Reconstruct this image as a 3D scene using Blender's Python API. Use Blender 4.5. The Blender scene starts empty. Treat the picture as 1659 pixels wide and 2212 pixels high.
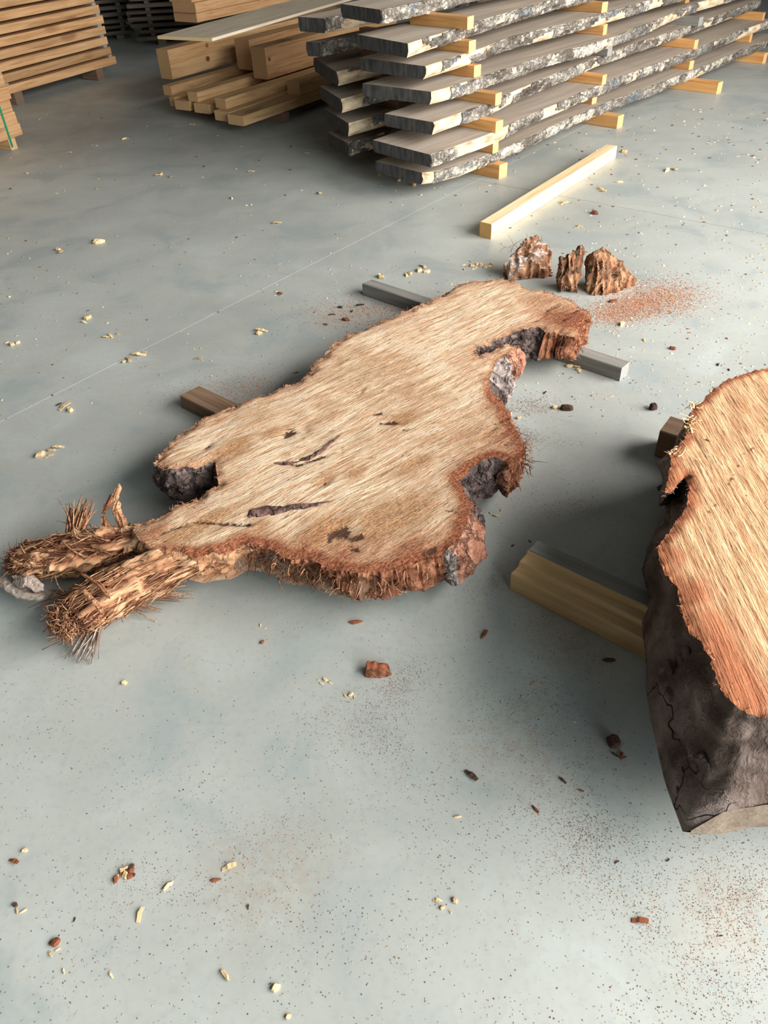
import bpy, bmesh, math, random
import numpy as np
from mathutils import Vector, Matrix
from mathutils.geometry import delaunay_2d_cdt

random.seed(7)
rng = np.random.default_rng(7)
scene = bpy.context.scene
COL = scene.collection

# ------------------------------------------------------------------ camera
CAM_H, PITCH, ROLL, FPX, IW, IH = 1.5, math.radians(40.0), math.radians(-3.0), 1660.0, 1659.0, 2212.0
_F = np.array([0, math.cos(PITCH), -math.sin(PITCH)])
_R0 = np.array([1.0, 0, 0]); _U0 = np.cross(_R0, _F)
_R = _R0 * math.cos(ROLL) + _U0 * math.sin(ROLL)
_U = np.cross(_R, _F)
_C = np.array([0, 0, CAM_H])
cam_data = bpy.data.cameras.new('camera')
cam_data.sensor_fit = 'VERTICAL'
cam_data.sensor_height = 24.0
cam_data.lens = 24.0 * FPX / IH
cam_data.clip_end = 100
cam = bpy.data.objects.new('camera', cam_data)
cam.matrix_world = Matrix(((_R[0], _U[0], -_F[0], _C[0]), (_R[1], _U[1], -_F[1], _C[1]),
                           (_R[2], _U[2], -_F[2], _C[2]), (0, 0, 0, 1)))
COL.objects.link(cam)
scene.camera = cam

def P(x, y, z=0.0):
    """measured point of the photograph -> point of the place at height z"""
    d = _F + _R * (x - IW / 2) / FPX - _U * (y - IH / 2) / FPX
    return _C + d * ((z - CAM_H) / d[2])

# ------------------------------------------------------------------ world, lights, exposure
world = bpy.data.worlds.new('world')
scene.world = world
world.use_nodes = True
bg = world.node_tree.nodes['Background']
bg.inputs[0].default_value = (0.80, 0.90, 1.0, 1)
bg.inputs[1].default_value = 0.5

def area(name, loc, target, sx, sy, power, color):
    d = bpy.data.lights.new(name, 'AREA')
    d.shape = 'RECTANGLE'; d.size = sx; d.size_y = sy; d.energy = power; d.color = color
    o = bpy.data.objects.new(name, d)
    o.location = loc
    o.rotation_euler = (Vector(target) - Vector(loc)).to_track_quat('-Z', 'Y').to_euler()
    COL.objects.link(o)
    return o
# daylight entering by the big door on the right and by the door behind the photographer
area('door_daylight', (5.5, 0.2, 2.9), (0, 2.2, 0.3), 7.4, 3.8, 1520, (1.0, 0.965, 0.925))
area('gate_daylight', (3.7, -4.8, 2.9), (0.6, 2.0, 0.2), 3.4, 3.8, 440, (0.82, 0.96, 0.98))

scene.view_settings.view_transform = 'Standard'
scene.view_settings.look = 'None'
scene.view_settings.gamma = 1.0
scene.view_settings.use_curve_mapping = False
scene.view_settings.exposure = -0.02
scene.cycles.max_bounces = 5
scene.cycles.diffuse_bounces = 3
scene.cycles.glossy_bounces = 2
scene.cycles.adaptive_threshold = 0.025

# ------------------------------------------------------------------ small numpy noise library
def _h(ix, iy, iz, seed):
    n = (ix.astype(np.int64) * 374761393 + iy.astype(np.int64) * 668265263 + iz.astype(np.int64) * 2147483647 + seed * 974711) & 0xffffffff
    n = ((n ^ (n >> 13)) * 1274126177) & 0xffffffff
    n = ((n ^ (n >> 16)) * 2246822519) & 0xffffffff
    n = n ^ (n >> 15)
    return (n & 0xffffff) / float(0x7fffff) - 1.0

def vn(p, seed=0):
    p = np.asarray(p, float)
    i = np.floor(p).astype(np.int64); f = p - i
    f = f * f * (3 - 2 * f)
    r = 0
    for a in (0, 1):
        for b in (0, 1):
            for c in (0, 1):
                w = (f[:, 0] if a else 1 - f[:, 0]) * (f[:, 1] if b else 1 - f[:, 1]) * (f[:, 2] if c else 1 - f[:, 2])
                r = r + w * _h(i[:, 0] + a, i[:, 1] + b, i[:, 2] + c, seed)
    return r

def fbm(p, octv=4, seed=0, gain=0.5):
    p = np.asarray(p, float); s = 0; a = 1.0; t = 0
    for k in range(octv):
        s = s + a * vn(p * (2 ** k) + 17.3 * k, seed + k); t += a; a *= gain
    return s / t

def smooth(a, b, x):
    t = np.clip((x - a) / (b - a), 0, 1)
    return t * t * (3 - 2 * t)

# ------------------------------------------------------------------ object helpers
def tag(o, label=None, cat=None, group=None, kind=None):
    if label: o['label'] = label
    if cat: o['category'] = cat
    if group: o['group'] = group
    if kind: o['kind'] = kind
    return o

def link(name, me, mat=None, parent=None, smooth_=False):
    o = bpy.data.objects.new(name, me)
    COL.objects.link(o)
    if mat is not None and not me.materials:
        me.materials.append(mat)
    if parent is not None:
        o.parent = parent
    if smooth_:
        me.polygons.foreach_set('use_smooth', np.ones(len(me.polygons), bool))
    return o

def mesh(name, verts, faces):
    me = bpy.data.meshes.new(name)
    me.from_pydata([tuple(v) for v in verts], [], [tuple(int(i) for i in f) for f in faces])
    me.update()
    return me

def empty(name, loc, rz=0.0):
    o = bpy.data.objects.new(name, None)
    o.empty_display_size = 0.1
    o.location = loc; o.rotation_euler = (0, 0, rz)
    COL.objects.link(o)
    return o

def set_color(me, name, rgb):
    a = me.color_attributes.new(name, 'FLOAT_COLOR', 'POINT')
    d = np.ones((len(me.vertices), 4)); d[:, :3] = rgb
    a.data.foreach_set('color', d.ravel())

# ------------------------------------------------------------------ materials
def lin(r, g, b):
    f = lambda c: (c / 255 / 12.92) if c / 255 <= 0.04045 else ((c / 255 + 0.055) / 1.055) ** 2.4
    return (f(r), f(g), f(b), 1.0)

class M:
    """tiny node-graph writer"""
    def __init__(s, name, rough=0.8, spec=0.3):
        s.m = bpy.data.materials.new(name); s.m.use_nodes = True
        s.t = s.m.node_tree; s.b = s.t.nodes['Principled BSDF']
        s.b.inputs['Roughness'].default_value = rough
        s.b.inputs['Specular IOR Level'].default_value = spec
        s._c = None
    def n(s, typ, **kw):
        n = s.t.nodes.new(typ)
        for k, v in kw.items(): setattr(n, k, v)
        return n
    def put(s, sock, v):
        if hasattr(v, 'is_output') or isinstance(v, bpy.types.NodeSocket): s.t.links.new(v, sock)
        else: sock.default_value = v
    def coord(s, which='Object'):
        if s._c is None: s._c = s.n('ShaderNodeTexCoord')
        return s._c.outputs[which]
    def mapping(s, scale=(1, 1, 1), loc=(0, 0, 0), rot=(0, 0, 0), vec=None):
        n = s.n('ShaderNodeMapping'); s.put(n.inputs['Vector'], vec or s.coord())
        n.inputs['Scale'].default_value = scale; n.inputs['Location'].default_value = loc; n.inputs['Rotation'].default_value = rot
        return n.outputs[0]
    def noise(s, vec, scale=5, detail=4, rough=0.55, dist=0.0, out='Fac'):
        n = s.n('ShaderNodeTexNoise'); s.put(n.inputs['Vector'], vec)
        n.inputs['Scale'].default_value = scale; n.inputs['Detail'].default_value = detail
        n.inputs['Roughness'].default_value = rough; n.inputs['Distortion'].default_value = dist
        return n.outputs[out]
    def voro(s, vec, scale=5, feature='F1', out='Distance', rnd=1.0):
        n = s.n('ShaderNodeTexVoronoi', feature=feature); s.put(n.inputs['Vector'], vec)
        n.inputs['Scale'].default_value = scale; n.inputs['Randomness'].default_value = rnd
        return n.outputs[out]
    def wave(s, vec, scale=5, dist=2, detail=2, dscale=1.0, kind='RINGS', ax='X'):
        n = s.n('ShaderNodeTexWave', wave_type=kind); s.put(n.inputs['Vector'], vec)
        if kind == 'RINGS': n.rings_direction = ax
        else: n.bands_direction = ax
        n.inputs['Scale'].default_value = scale; n.inputs['Distortion'].default_value = dist
        n.inputs['Detail'].default_value = detail; n.inputs['Detail Scale'].default_value = dscale
        return n.outputs['Fac']
    def ramp(s, fac, stops, interp='LINEAR'):
        n = s.n('ShaderNodeValToRGB'); s.put(n.inputs['Fac'], fac)
        r = n.color_ramp; r.interpolation = interp
        while len(r.elements) < len(stops): r.elements.new(0.5)
        for e, (p, c) in zip(r.elements, stops):
            e.position = p; e.color = c if len(c) == 4 else (*c, 1)
        return n.outputs['Color']
    def mask(s, fac, a, b):
        n = s.n('ShaderNodeMapRange', interpolation_type='SMOOTHSTEP'); s.put(n.inputs['Value'], fac)
        n.inputs['From Min'].default_value = a; n.inputs['From Max'].default_value = b
        return n.outputs['Result']
    def mix(s, fac, a, b, blend='MIX'):
        n = s.n('ShaderNodeMix', data_type='RGBA', blend_type=blend)
        s.put(n.inputs[0], fac); s.put(n.inputs[6], a); s.put(n.inputs[7], b)
        return n.outputs[2]
    def math(s, op, a, b=0.0, clamp=False):
        n = s.n('ShaderNodeMath', operation=op, use_clamp=clamp)
        s.put(n.inputs[0], a); s.put(n.inputs[1], b)
        return n.outputs[0]
    def attr(s, name):
        n = s.n('ShaderNodeAttribute', attribute_name=name)
        return n
    def sep(s, v):
        n = s.n('ShaderNodeSeparateXYZ'); s.put(n.inputs[0], v)
        return n.outputs
    def rnd(s):
        return s.n('ShaderNodeObjectInfo').outputs['Random']
    def bump(s, h, strength=0.3, dist=0.01, prev=None):
        n = s.n('ShaderNodeBump'); s.put(n.inputs['Height'], h)
        n.inputs['Strength'].default_value = strength; n.inputs['Distance'].default_value = dist
        if prev is not None: s.put(n.inputs['Normal'], prev)
        return n.outputs[0]
    def done(s, color=None, normal=None, rough=None):
        if color is not None: s.put(s.b.inputs['Base Color'], color)
        if normal is not None: s.put(s.b.inputs['Normal'], normal)
        if rough is not None: s.put(s.b.inputs['Roughness'], rough)
        return s.m

def mat_concrete():
    m = M('polished_concrete', 0.5, 0.35)
    c = m.coord()
    big = m.noise(c, 0.7, 3, 0.6); mid = m.noise(c, 3.2, 4, 0.6, 0.6); fine = m.noise(c, 60, 2, 0.6)
    col = m.ramp(big, [(0.30, lin(152, 154, 148)), (0.5, lin(170, 172, 166)), (0.72, lin(181, 184, 178))])
    col = m.mix(m.math('MULTIPLY', m.mask(mid, 0.48, 0.70), 0.6), col, lin(142, 153, 154))
    col = m.mix(m.math('MULTIPLY', m.mask(mid, 0.50, 0.28), 0.35), col, lin(186, 194, 191))
    col = m.mix(m.math('MULTIPLY', m.mask(fine, 0.45, 0.75), 0.18), col, lin(128, 134, 134))
    # sawdust trodden into the surface: shaped patches that lie on the floor
    st = None
    patches = [(1150, 1600, 0.22, 0.14), (1230, 1370, 0.16, 0.11), (1590, 1980, 0.14, 0.09), (760, 680, 0.24, 0.16), (1370, 660, 0.26, 0.16), (520, 840, 0.16, 0.12), (560, 1880, 0.16, 0.14)]
    warp = m.n('ShaderNodeVectorMath', operation='MULTIPLY_ADD')
    m.put(warp.inputs[0], m.noise(c, 6, 2, 0.65, out='Color')); warp.inputs[1].default_value = (0.22, 0.22, 0); m.put(warp.inputs[2], c)
    for (x, y, rx, ry) in patches:
        q = P(x, y, 0)
        mp = m.mapping((1 / rx, 1 / ry, 0), (-(q[0] + .11) / rx, -(q[1] + .11) / ry, 0), vec=warp.outputs[0])
        ln = m.n('ShaderNodeVectorMath', operation='LENGTH'); m.put(ln.inputs[0], mp)
        k = m.mask(ln.outputs['Value'], 1.25, 0.2)
        st = k if st is None else m.math('MAXIMUM', st, k)
    grit = m.mask(m.noise(c, 38, 4, 0.7), 0.42, 0.62)
    sm = m.math('MULTIPLY', st, m.math('MULTIPLY_ADD', grit, 0.32))
    sm.node.inputs[1].links[0].from_node.inputs[2].default_value = 0.10
    col = m.mix(sm, col, lin(158, 140, 124))
    # faint trowel streaks / tyre smears
    sk = m.mask(m.noise(m.mapping((1.2, 9, 1), rot=(0, 0, 0.7)), 1.6, 4, 0.6), 0.6, 0.78)
    col = m.mix(m.math('MULTIPLY', sk, 0.16), col, lin(128, 138, 142))
    rough = m.math('MULTIPLY_ADD', mid, 0.22); rough.node.inputs[2].default_value = 0.34
    nb = m.bump(fine, 0.06, 0.003)
    return m.done(col, nb, rough)

def mat_timber(name, c0, c1, c2, endc, knot=0.5, gloss=0.72):
    """sawn softwood: grain runs along the local X axis, end grain on the X faces"""
    m = M(name, gloss, 0.25)
    r = m.rnd()
    off = m.n('ShaderNodeCombineXYZ'); m.put(off.inputs[0], m.math('MULTIPLY', r, 37.0)); m.put(off.inputs[1], m.math('MULTIPLY', r, 11.0)); m.put(off.inputs[2], m.math('MULTIPLY', r, 5.0))
    add = m.n('ShaderNodeVectorMath', operation='ADD'); m.put(add.inputs[0], m.coord()); m.put(add.inputs[1], off.outputs[0])
    v = add.outputs[0]
    g = m.noise(m.mapping((1.2, 22, 22), vec=v), 1.6, 5, 0.6, 0.8)
    col = m.ramp(g, [(0.30, c0), (0.50, c1), (0.72, c2)])
    kn = m.voro(m.mapping((1.6, 4.5, 4.5), vec=v), 1.0)
    km = m.mask(kn, 0.22, 0.10)
    col = m.mix(m.math('MULTIPLY', km, knot), col, lin(112, 66, 36))
    big = m.noise(m.mapping((2, 2, 2), vec=v), 1.1, 3)
    col = m.mix(m.math('MULTIPLY', m.mask(big, 0.42, 0.7), 0.3), col, c0)
    hs = m.n('ShaderNodeHueSaturation'); m.put(hs.inputs['Color'], col)
    m.put(hs.inputs['Value'], m.math('MULTIPLY_ADD', r, 0.28)); hs.inputs['Value'].links[0].from_node.inputs[2].default_value = 0.86
    col = hs.outputs[0]
    nx = m.math('ABSOLUTE', m.sep(m.coord('Normal'))[0])
    rings = m.wave(m.mapping((0, 1, 1), (0, .05, .03), vec=v), 22, 4, 3, 1.2, 'RINGS', 'X')
    ec = m.mix(m.math('MULTIPLY', rings, 0.45), endc, c0)
    col = m.mix(m.mask(nx, 0.6, 0.8), col, ec)
    return m.done(col, m.bump(g, 0.25, 0.004))

def mat_board():
    """dusty weathered sawn face of the live-edge boards; dark grey end grain"""
    m = M('weathered_board', 0.85, 0.15)
    v = m.coord()
    g = m.noise(m.mapping((0.8, 16, 16)), 1.5, 5, 0.6, 0.5)
    col = m.ramp(g, [(0.3, lin(158, 143, 128)), (0.55, lin(178, 164, 149)), (0.75, lin(190, 178, 164))])
    big = m.noise(v, 2.0, 4)
    col = m.mix(m.math('MULTIPLY', m.mask(big, 0.5, 0.75), 0.3), col, lin(140, 126, 114))
    nx = m.sep(m.coord('Normal'))
    e = m.noise(m.mapping((1, 9, 2)), 4.0, 5, 0.65)
    ec = m.ramp(e, [(0.3, lin(54, 51, 49)), (0.5, lin(80, 78, 77)), (0.66, lin(96, 92, 89)), (0.8, lin(134, 122, 110))])
    col = m.mix(m.mask(m.math('ABSOLUTE', nx[0]), 0.55, 0.75), col, ec)
    # bare side wood where the bark has come away
    sw = m.ramp(m.noise(m.mapping((3, 10, 10)), 2.5, 4), [(0.3, lin(150, 120, 92)), (0.5, lin(214, 190, 158)), (0.7, lin(240, 224, 198))])
    side = m.mask(m.math('ABSOLUTE', nx[1]), 0.55, 0.8)
    col = m.mix(side, col, sw)
    return m.done(col, m.bump(g, 0.2, 0.004))

def mat_bark_strip():
    m = M('flaky_grey_bark', 0.9, 0.15)
    v = m.coord(); r = m.rnd()
    a = m.noise(m.mapping((1.4, 6, 6)), 3.0, 5, 0.7, 0.6)
    col = m.ramp(a, [(0.32, lin(74, 66, 60)), (0.46, lin(128, 118, 108)), (0.56, lin(156, 150, 142)), (0.68, lin(196, 186, 170))])
    br = m.mask(m.noise(m.mapping((2, 3, 3), (3, 1, 7)), 2.2, 4, 0.7), 0.52, 0.58)
    col = m.mix(br, col, lin(226, 214, 194))
    bl = m.mask(m.noise(m.mapping((2, 3, 3), (9, 4, 2)), 1.3, 3, 0.6), 0.56, 0.62)
    col = m.mix(m.math('MULTIPLY', bl, 0.8), col, lin(122, 128, 130))
    wq = m.n('ShaderNodeVectorMath', operation='MULTIPLY_ADD'); m.put(wq.inputs[0], m.noise(v, 22, 4, 0.7, out='Color')); wq.inputs[1].default_value = (.10, .10, .10); m.put(wq.inputs[2], v)
    crack = m.voro(m.mapping((26, 20, 30), vec=wq.outputs[0]), 1.0, 'DISTANCE_TO_EDGE')
    col = m.mix(m.math('MULTIPLY', m.mask(crack, 0.05, 0.0), 0.7), col, lin(78, 68, 60))
    h = m.math('ADD', m.mask(crack, 0.0, 0.15), m.noise(v, 60, 4, 0.7))
    return m.done(col, m.bump(h, 0.8, 0.012))

def mat_slab_wood():
    """freshly ripped root wood, grain along local X; tone: R red rim, G pale/dull, B dark crack or stain"""
    m = M('ripped_root_wood', 0.85, 0.2)
    at = m.attr('tone'); ch = m.n('ShaderNodeSeparateColor'); m.put(ch.inputs[0], at.outputs['Color'])
    R_, G_, B_ = ch.outputs[0], ch.outputs[1], ch.outputs[2]
    wv = m.n('ShaderNodeVectorMath', operation='MULTIPLY_ADD')
    m.put(wv.inputs[0], m.noise(m.coord(), 3.0, 2, 0.5, out='Color')); wv.inputs[1].default_value = (0.05, 0.05, 0); m.put(wv.inputs[2], m.coord())
    v = wv.outputs[0]
    s1 = m.noise(m.mapping((5.5, 60, 10), vec=v), 1.4, 6, 0.66, 0.5)
    s2 = m.noise(m.mapping((20, 170, 20), (4, 2, 1), vec=v), 1.3, 4, 0.65, 0.3)
    fuzz = m.noise(m.mapping((55, 95, 60), vec=v), 2.2, 4, 0.7)
    blot = m.noise(v, 5.5, 4, 0.6, 0.4)
    col = m.ramp(s1, [(0.30, lin(178, 130, 94)), (0.40, lin(208, 168, 132)), (0.52, lin(230, 202, 170)), (0.72, lin(243, 225, 200))])
    col = m.mix(m.mask(s2, 0.55, 0.68), col, lin(156, 104, 72))
    col = m.mix(m.math('MULTIPLY', m.mask(blot, 0.52, 0.66), 0.4), col, lin(190, 142, 104))
    fz = m.mask(fuzz, .34, .66)
    col = m.mix(m.math('MULTIPLY', m.mask(m.math('ADD', G_, m.math('MULTIPLY', m.math('SUBTRACT', m.noise(v, 16, 5, 0.7), 0.5), 0.9)), 0.15, 0.8), 0.85), col, m.mix(fz, lin(138, 92, 58), lin(206, 158, 112)))
    tr = m.mask(m.math('ADD', R_, m.math('MULTIPLY', m.math('SUBTRACT', m.noise(m.mapping((7, 22, 9), vec=v), 1.0, 5, 0.7), 0.5), 1.0)), 0.12, 0.7)
    col = m.mix(m.math('MULTIPLY', tr, 0.75), col, m.mix(fz, lin(142, 92, 62), lin(204, 150, 112)))
    red = m.mix(m.mask(fuzz, .35, .65), lin(98, 54, 38), lin(182, 114, 80))
    rm = m.mask(m.math('ADD', R_, m.math('MULTIPLY', m.math('SUBTRACT', m.noise(m.mapping((9, 30, 12), vec=v), 1.0, 5, 0.72), 0.5), 1.3)), 0.55, 1.15)
    col = m.mix(rm, col, red)
    dk = m.mix(fuzz, lin(54, 34, 26), lin(104, 72, 54))
    bm_ = m.mask(m.math('ADD', B_, m.math('MULTIPLY', m.math('SUBTRACT', m.noise(m.mapping((26, 46, 30), vec=v), 1.0, 5, 0.75, 1.2), 0.5), 2.4)), 0.5, 0.85)
    col = m.mix(bm_, col, dk)
    h = m.math('ADD', m.math('MULTIPLY', s2, 1.2), m.math('MULTIPLY', fuzz, 0.7))
    h = m.math('ADD', h, s1)
    h = m.math('SUBTRACT', h, m.math('MULTIPLY', bm_, 0.8))
    return m.done(col, m.bump(h, 0.9, 0.010))

def mat_torn():
    m = M('torn_red_fibre', 0.9, 0.15)
    a = m.noise(m.coord(), 26, 5, 0.7, 0.5); b = m.noise(m.coord(), 7, 4, 0.6)
    col = m.ramp(a, [(0.30, lin(56, 33, 25)), (0.48, lin(124, 78, 57)), (0.66, lin(176, 120, 90))])
    col = m.mix(m.mask(b, 0.54, 0.68), col, lin(126, 98, 80))
    return m.done(col, m.bump(a, 0.9, 0.015))

def mat_darkbark(name='dark_scaly_bark', k=1.0, c=(58, 46, 44, 94, 78, 74, 138, 120, 112), crack=(30, 22, 19)):
    m = M(name, 0.85, 0.25)
    v = m.coord()
    w = m.n('ShaderNodeVectorMath', operation='MULTIPLY_ADD'); m.put(w.inputs[0], m.noise(v, 13, 5, 0.7, out='Color')); w.inputs[1].default_value = (.13, .13, .13); m.put(w.inputs[2], v)
    cr = m.voro(m.mapping((15, 15, 12), vec=w.outputs[0]), 1.0, 'DISTANCE_TO_EDGE')
    f = m.noise(v, 44, 5, 0.72, 0.6)
    g = m.noise(m.mapping((18, 18, 60)), 1.0, 4, 0.65, 0.8)
    col = m.ramp(m.math('MULTIPLY', m.math('ADD', f, g), 0.5), [(0.34, lin(*c[0:3])), (0.5, lin(*c[3:6])), (0.64, lin(*c[6:9]))])
    col = m.mix(m.math('MULTIPLY', m.mask(cr, 0.045, 0.0), 0.85), col, lin(*crack))
    h = m.math('ADD', m.mask(cr, 0, 0.12), m.math('ADD', f, g))
    return m.done(col, m.bump(h, 0.9, 0.012))

def mat_fibre(name, a, b, c):
    m = M(name, 0.85, 0.2)
    at = m.attr('tone')
    n = m.noise(m.coord(), 14, 4, 0.6)
    s = m.noise(m.mapping((10, 120, 120)), 1.2, 4, 0.65)
    col = m.ramp(m.math('MULTIPLY_ADD', n, 0.5), [(0.3, a), (0.5, b), (0.7, c)])
    col.node.inputs[0].links[0].from_node.inputs[2].default_value = 0.0
    f = m.math('ADD', m.math('MULTIPLY', n, 0.5), m.math('MULTIPLY', at.outputs['Fac'], 0.5))
    m.put(col.node.inputs[0], f)
    col2 = m.mix(m.mask(s, 0.5, 0.68), col, a)
    return m.done(col2, m.bump(s, 0.7, 0.006))

def mat_stump_top():
    m = M('rough_sawn_stump_face', 0.85, 0.2)
    at = m.attr('tone'); ch = m.n('ShaderNodeSeparateColor'); m.put(ch.inputs[0], at.outputs['Color'])
    v = m.coord()
    s1 = m.noise(m.mapping((6, 80, 8)), 1.3, 6, 0.66, 0.4)
    s2 = m.noise(m.mapping((16, 170, 9), (2, 5, 1)), 1.2, 4, 0.62)
    b = m.noise(v, 4.5, 4, 0.6)
    col = m.ramp(s1, [(0.3, lin(156, 106, 72)), (0.44, lin(188, 142, 104)), (0.58, lin(210, 170, 130)), (0.78, lin(230, 202, 166))])
    col = m.mix(m.mask(s2, 0.55, 0.7), col, lin(148, 98, 66))
    col = m.mix(m.math('MULTIPLY', m.mask(b, 0.5, 0.66), 0.4), col, lin(182, 132, 92))
    red = m.mix(s2, lin(134, 76, 50), lin(196, 126, 88))
    col = m.mix(m.mask(ch.outputs[0], 0.2, 0.9), col, red)
    col = m.mix(m.mask(ch.outputs[2], 0.3, 0.8), col, lin(70, 42, 28))
    h = m.math('ADD', s1, m.math('MULTIPLY', s2, 1.3))
    return m.done(col, m.bump(h, 0.75, 0.008))

def mat_stump_side():
    m = M('weathered_stump_flank', 0.62, 0.35)
    v = m.coord()
    n = m.noise(m.mapping((1, 1, 0.7)), 6, 5, 0.62, 0.8)
    col = m.ramp(n, [(0.32, lin(44, 32, 27)), (0.46, lin(84, 66, 57)), (0.58, lin(116, 99, 92)), (0.72, lin(150, 134, 122))])
    p = m.mask(m.noise(v, 11, 5, 0.75), 0.58, 0.66)
    col = m.mix(m.math('MULTIPLY', p, 0.55), col, lin(160, 140, 116))
    w = m.n('ShaderNodeVectorMath', operation='MULTIPLY_ADD'); m.put(w.inputs[0], m.noise(v, 7, 3, out='Color')); w.inputs[1].default_value = (.25, .25, .25); m.put(w.inputs[2], v)
    cr = m.voro(m.mapping((6, 6, 3.2), vec=w.outputs[0]), 1.0, 'DISTANCE_TO_EDGE')
    cm = m.math('MULTIPLY', m.mask(cr, 0.016, 0.0), m.mask(m.noise(v, 3.5, 2), 0.50, 0.58))
    col = m.mix(cm, col, lin(20, 14, 12))
    h = m.math('SUBTRACT', m.math('ADD', n, m.math('ADD', m.math('MULTIPLY', p, 0.35), m.math('MULTIPLY', m.noise(v, 28, 5, 0.7, 0.6), 0.7))), m.math('MULTIPLY', cm, 1.0))
    return m.done(col, m.bump(h, 0.8, 0.02))

def mat_simple(name, a, b, scale=30, rough=0.85, bump=0.4):
    m = M(name, rough, 0.2)
    n = m.noise(m.coord(), scale, 4, 0.65)
    r = m.rnd()
    col = m.ramp(n, [(0.3, a), (0.7, b)])
    hs = m.n('ShaderNodeHueSaturation'); m.put(hs.inputs['Color'], col)
    m.put(hs.inputs['Value'], m.math('MULTIPLY_ADD', r, 0.5)); hs.inputs['Value'].links[0].from_node.inputs[2].default_value = 0.75
    return m.done(hs.outputs[0], m.bump(n, bump, 0.01))

def mat_vc(name, rough=0.9):
    m = M(name, rough, 0.15)
    at = m.attr('tone')
    n = m.noise(m.coord(), 90, 2)
    return m.done(m.mix(0.25, at.outputs['Color'], n, 'SOFT_LIGHT'))

def mat_torn_tan():
    m = M('torn_tan_fibre', 0.9, 0.15)
    a = m.noise(m.mapping((1, 1, .45)), 30, 5, 0.7, 0.5); b = m.noise(m.coord(), 9, 4, 0.6)
    col = m.ramp(a, [(0.30, lin(70, 44, 32)), (0.48, lin(142, 100, 74)), (0.66, lin(190, 146, 112))])
    col = m.mix(m.mask(b, 0.52, 0.66), col, lin(120, 70, 48))
    return m.done(col, m.bump(a, 0.9, 0.012))

MAT = dict(
    torn_tan=mat_torn_tan(), pink_bark=mat_darkbark('pinkish_lumpy_bark', 1, (112, 66, 50, 172, 118, 94, 206, 160, 136), (84, 48, 36)),
    concrete=mat_concrete(),
    joint=mat_simple('joint_filler', lin(96, 98, 96), lin(120, 122, 118)),
    wall=mat_simple('painted_hall_wall', lin(84, 83, 80), lin(98, 96, 92), 2, 0.9, 0.05),
    roof=mat_simple('hall_roof_sheet', lin(86, 88, 90), lin(100, 102, 102), 2, 0.8, 0.05),
    pine=mat_timber('sawn_pine', lin(168, 126, 82), lin(198, 158, 112), lin(212, 176, 132), lin(200, 164, 122)),
    pine_red=mat_timber('warm_sawn_pine', lin(156, 114, 76), lin(188, 146, 104), lin(204, 166, 124), lin(196, 158, 118)),
    pine_pale=mat_timber('pale_planed_timber', lin(206, 176, 128), lin(226, 202, 158), lin(236, 216, 178), lin(200, 152, 84), 0.25),
    rail=mat_timber('yellow_rabbeted_timber', lin(196, 158, 106), lin(218, 184, 134), lin(226, 196, 148), lin(196, 156, 104), 0.3), thin=mat_timber('greyed_plank', lin(160, 146, 126), lin(182, 168, 148), lin(196, 182, 160), lin(214, 180, 128), 0.1),
    sticker=mat_timber('sticker_pine', lin(184, 126, 70), lin(212, 158, 98), lin(224, 176, 118), lin(228, 184, 130), 0.3),
    grey=mat_timber('weathered_grey_timber', lin(112, 110, 106), lin(138, 136, 130), lin(156, 150, 140), lin(150, 148, 142), 0.15),
    brown=mat_timber('dull_brown_timber', lin(96, 74, 58), lin(126, 102, 82), lin(142, 118, 96), lin(120, 98, 80), 0.2),
    dark=mat_timber('old_dark_board', lin(66, 58, 50), lin(96, 86, 76), lin(124, 112, 98), lin(112, 102, 90), 0.1),
    board=mat_board(), bark=mat_bark_strip(),
    slab=mat_slab_wood(), torn=mat_torn(), dbark=mat_darkbark(), incl=mat_darkbark('bark_inclusion_brown', 1, (78, 54, 48, 112, 84, 76, 140, 112, 100)), brown_bark=mat_darkbark('ridged_brown_bark', 1, (70, 48, 34, 120, 92, 68, 158, 130, 100)),
    wbark=mat_darkbark('whitish_bark', 1, (96, 80, 76, 150, 136, 130, 200, 190, 184), (66, 48, 42)),
    fibre=mat_fibre('shredded_fibre', lin(100, 60, 42), lin(174, 124, 90), lin(208, 166, 128)),
    fibre_dark=mat_fibre('shredded_fibre_red', lin(82, 48, 35), lin(142, 92, 67), lin(180, 130, 98)),
    fibre_white=mat_fibre('bleached_fibre', lin(120, 98, 86), lin(176, 158, 146), lin(208, 196, 184)),
    stump_top=mat_stump_top(), stump_side=mat_stump_side(),
    stump_cut=mat_simple('pale_grey_stump_cut', lin(84, 70, 60), lin(136, 120, 104), 14, 0.8, 0.8),
    chip_tan=mat_simple('crumbled_tan_wood', lin(120, 88, 60), lin(196, 160, 116), 70), chip_pale=mat_simple('pale_shaving', lin(196, 160, 112), lin(234, 208, 166), 60),
    chip_red=mat_simple('red_bark_crumb', lin(92, 50, 34), lin(160, 96, 66), 60),
    chip_dark=mat_simple('dark_bark_crumb', lin(50, 36, 30), lin(98, 74, 62), 60),
    knot=mat_simple('dark_pine_knot', lin(96, 56, 30), lin(142, 92, 54), 40, 0.6, 0.2),
    strap=mat_simple('green_plastic_strap', lin(24, 120, 84), lin(34, 140, 98), 5, 0.4, 0.0),
    teal=mat_simple('pale_teal_painted_board', lin(150, 178, 178), lin(176, 200, 198), 12, 0.7, 0.2),
    grain=mat_vc('sawdust_grains'),
)

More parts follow.
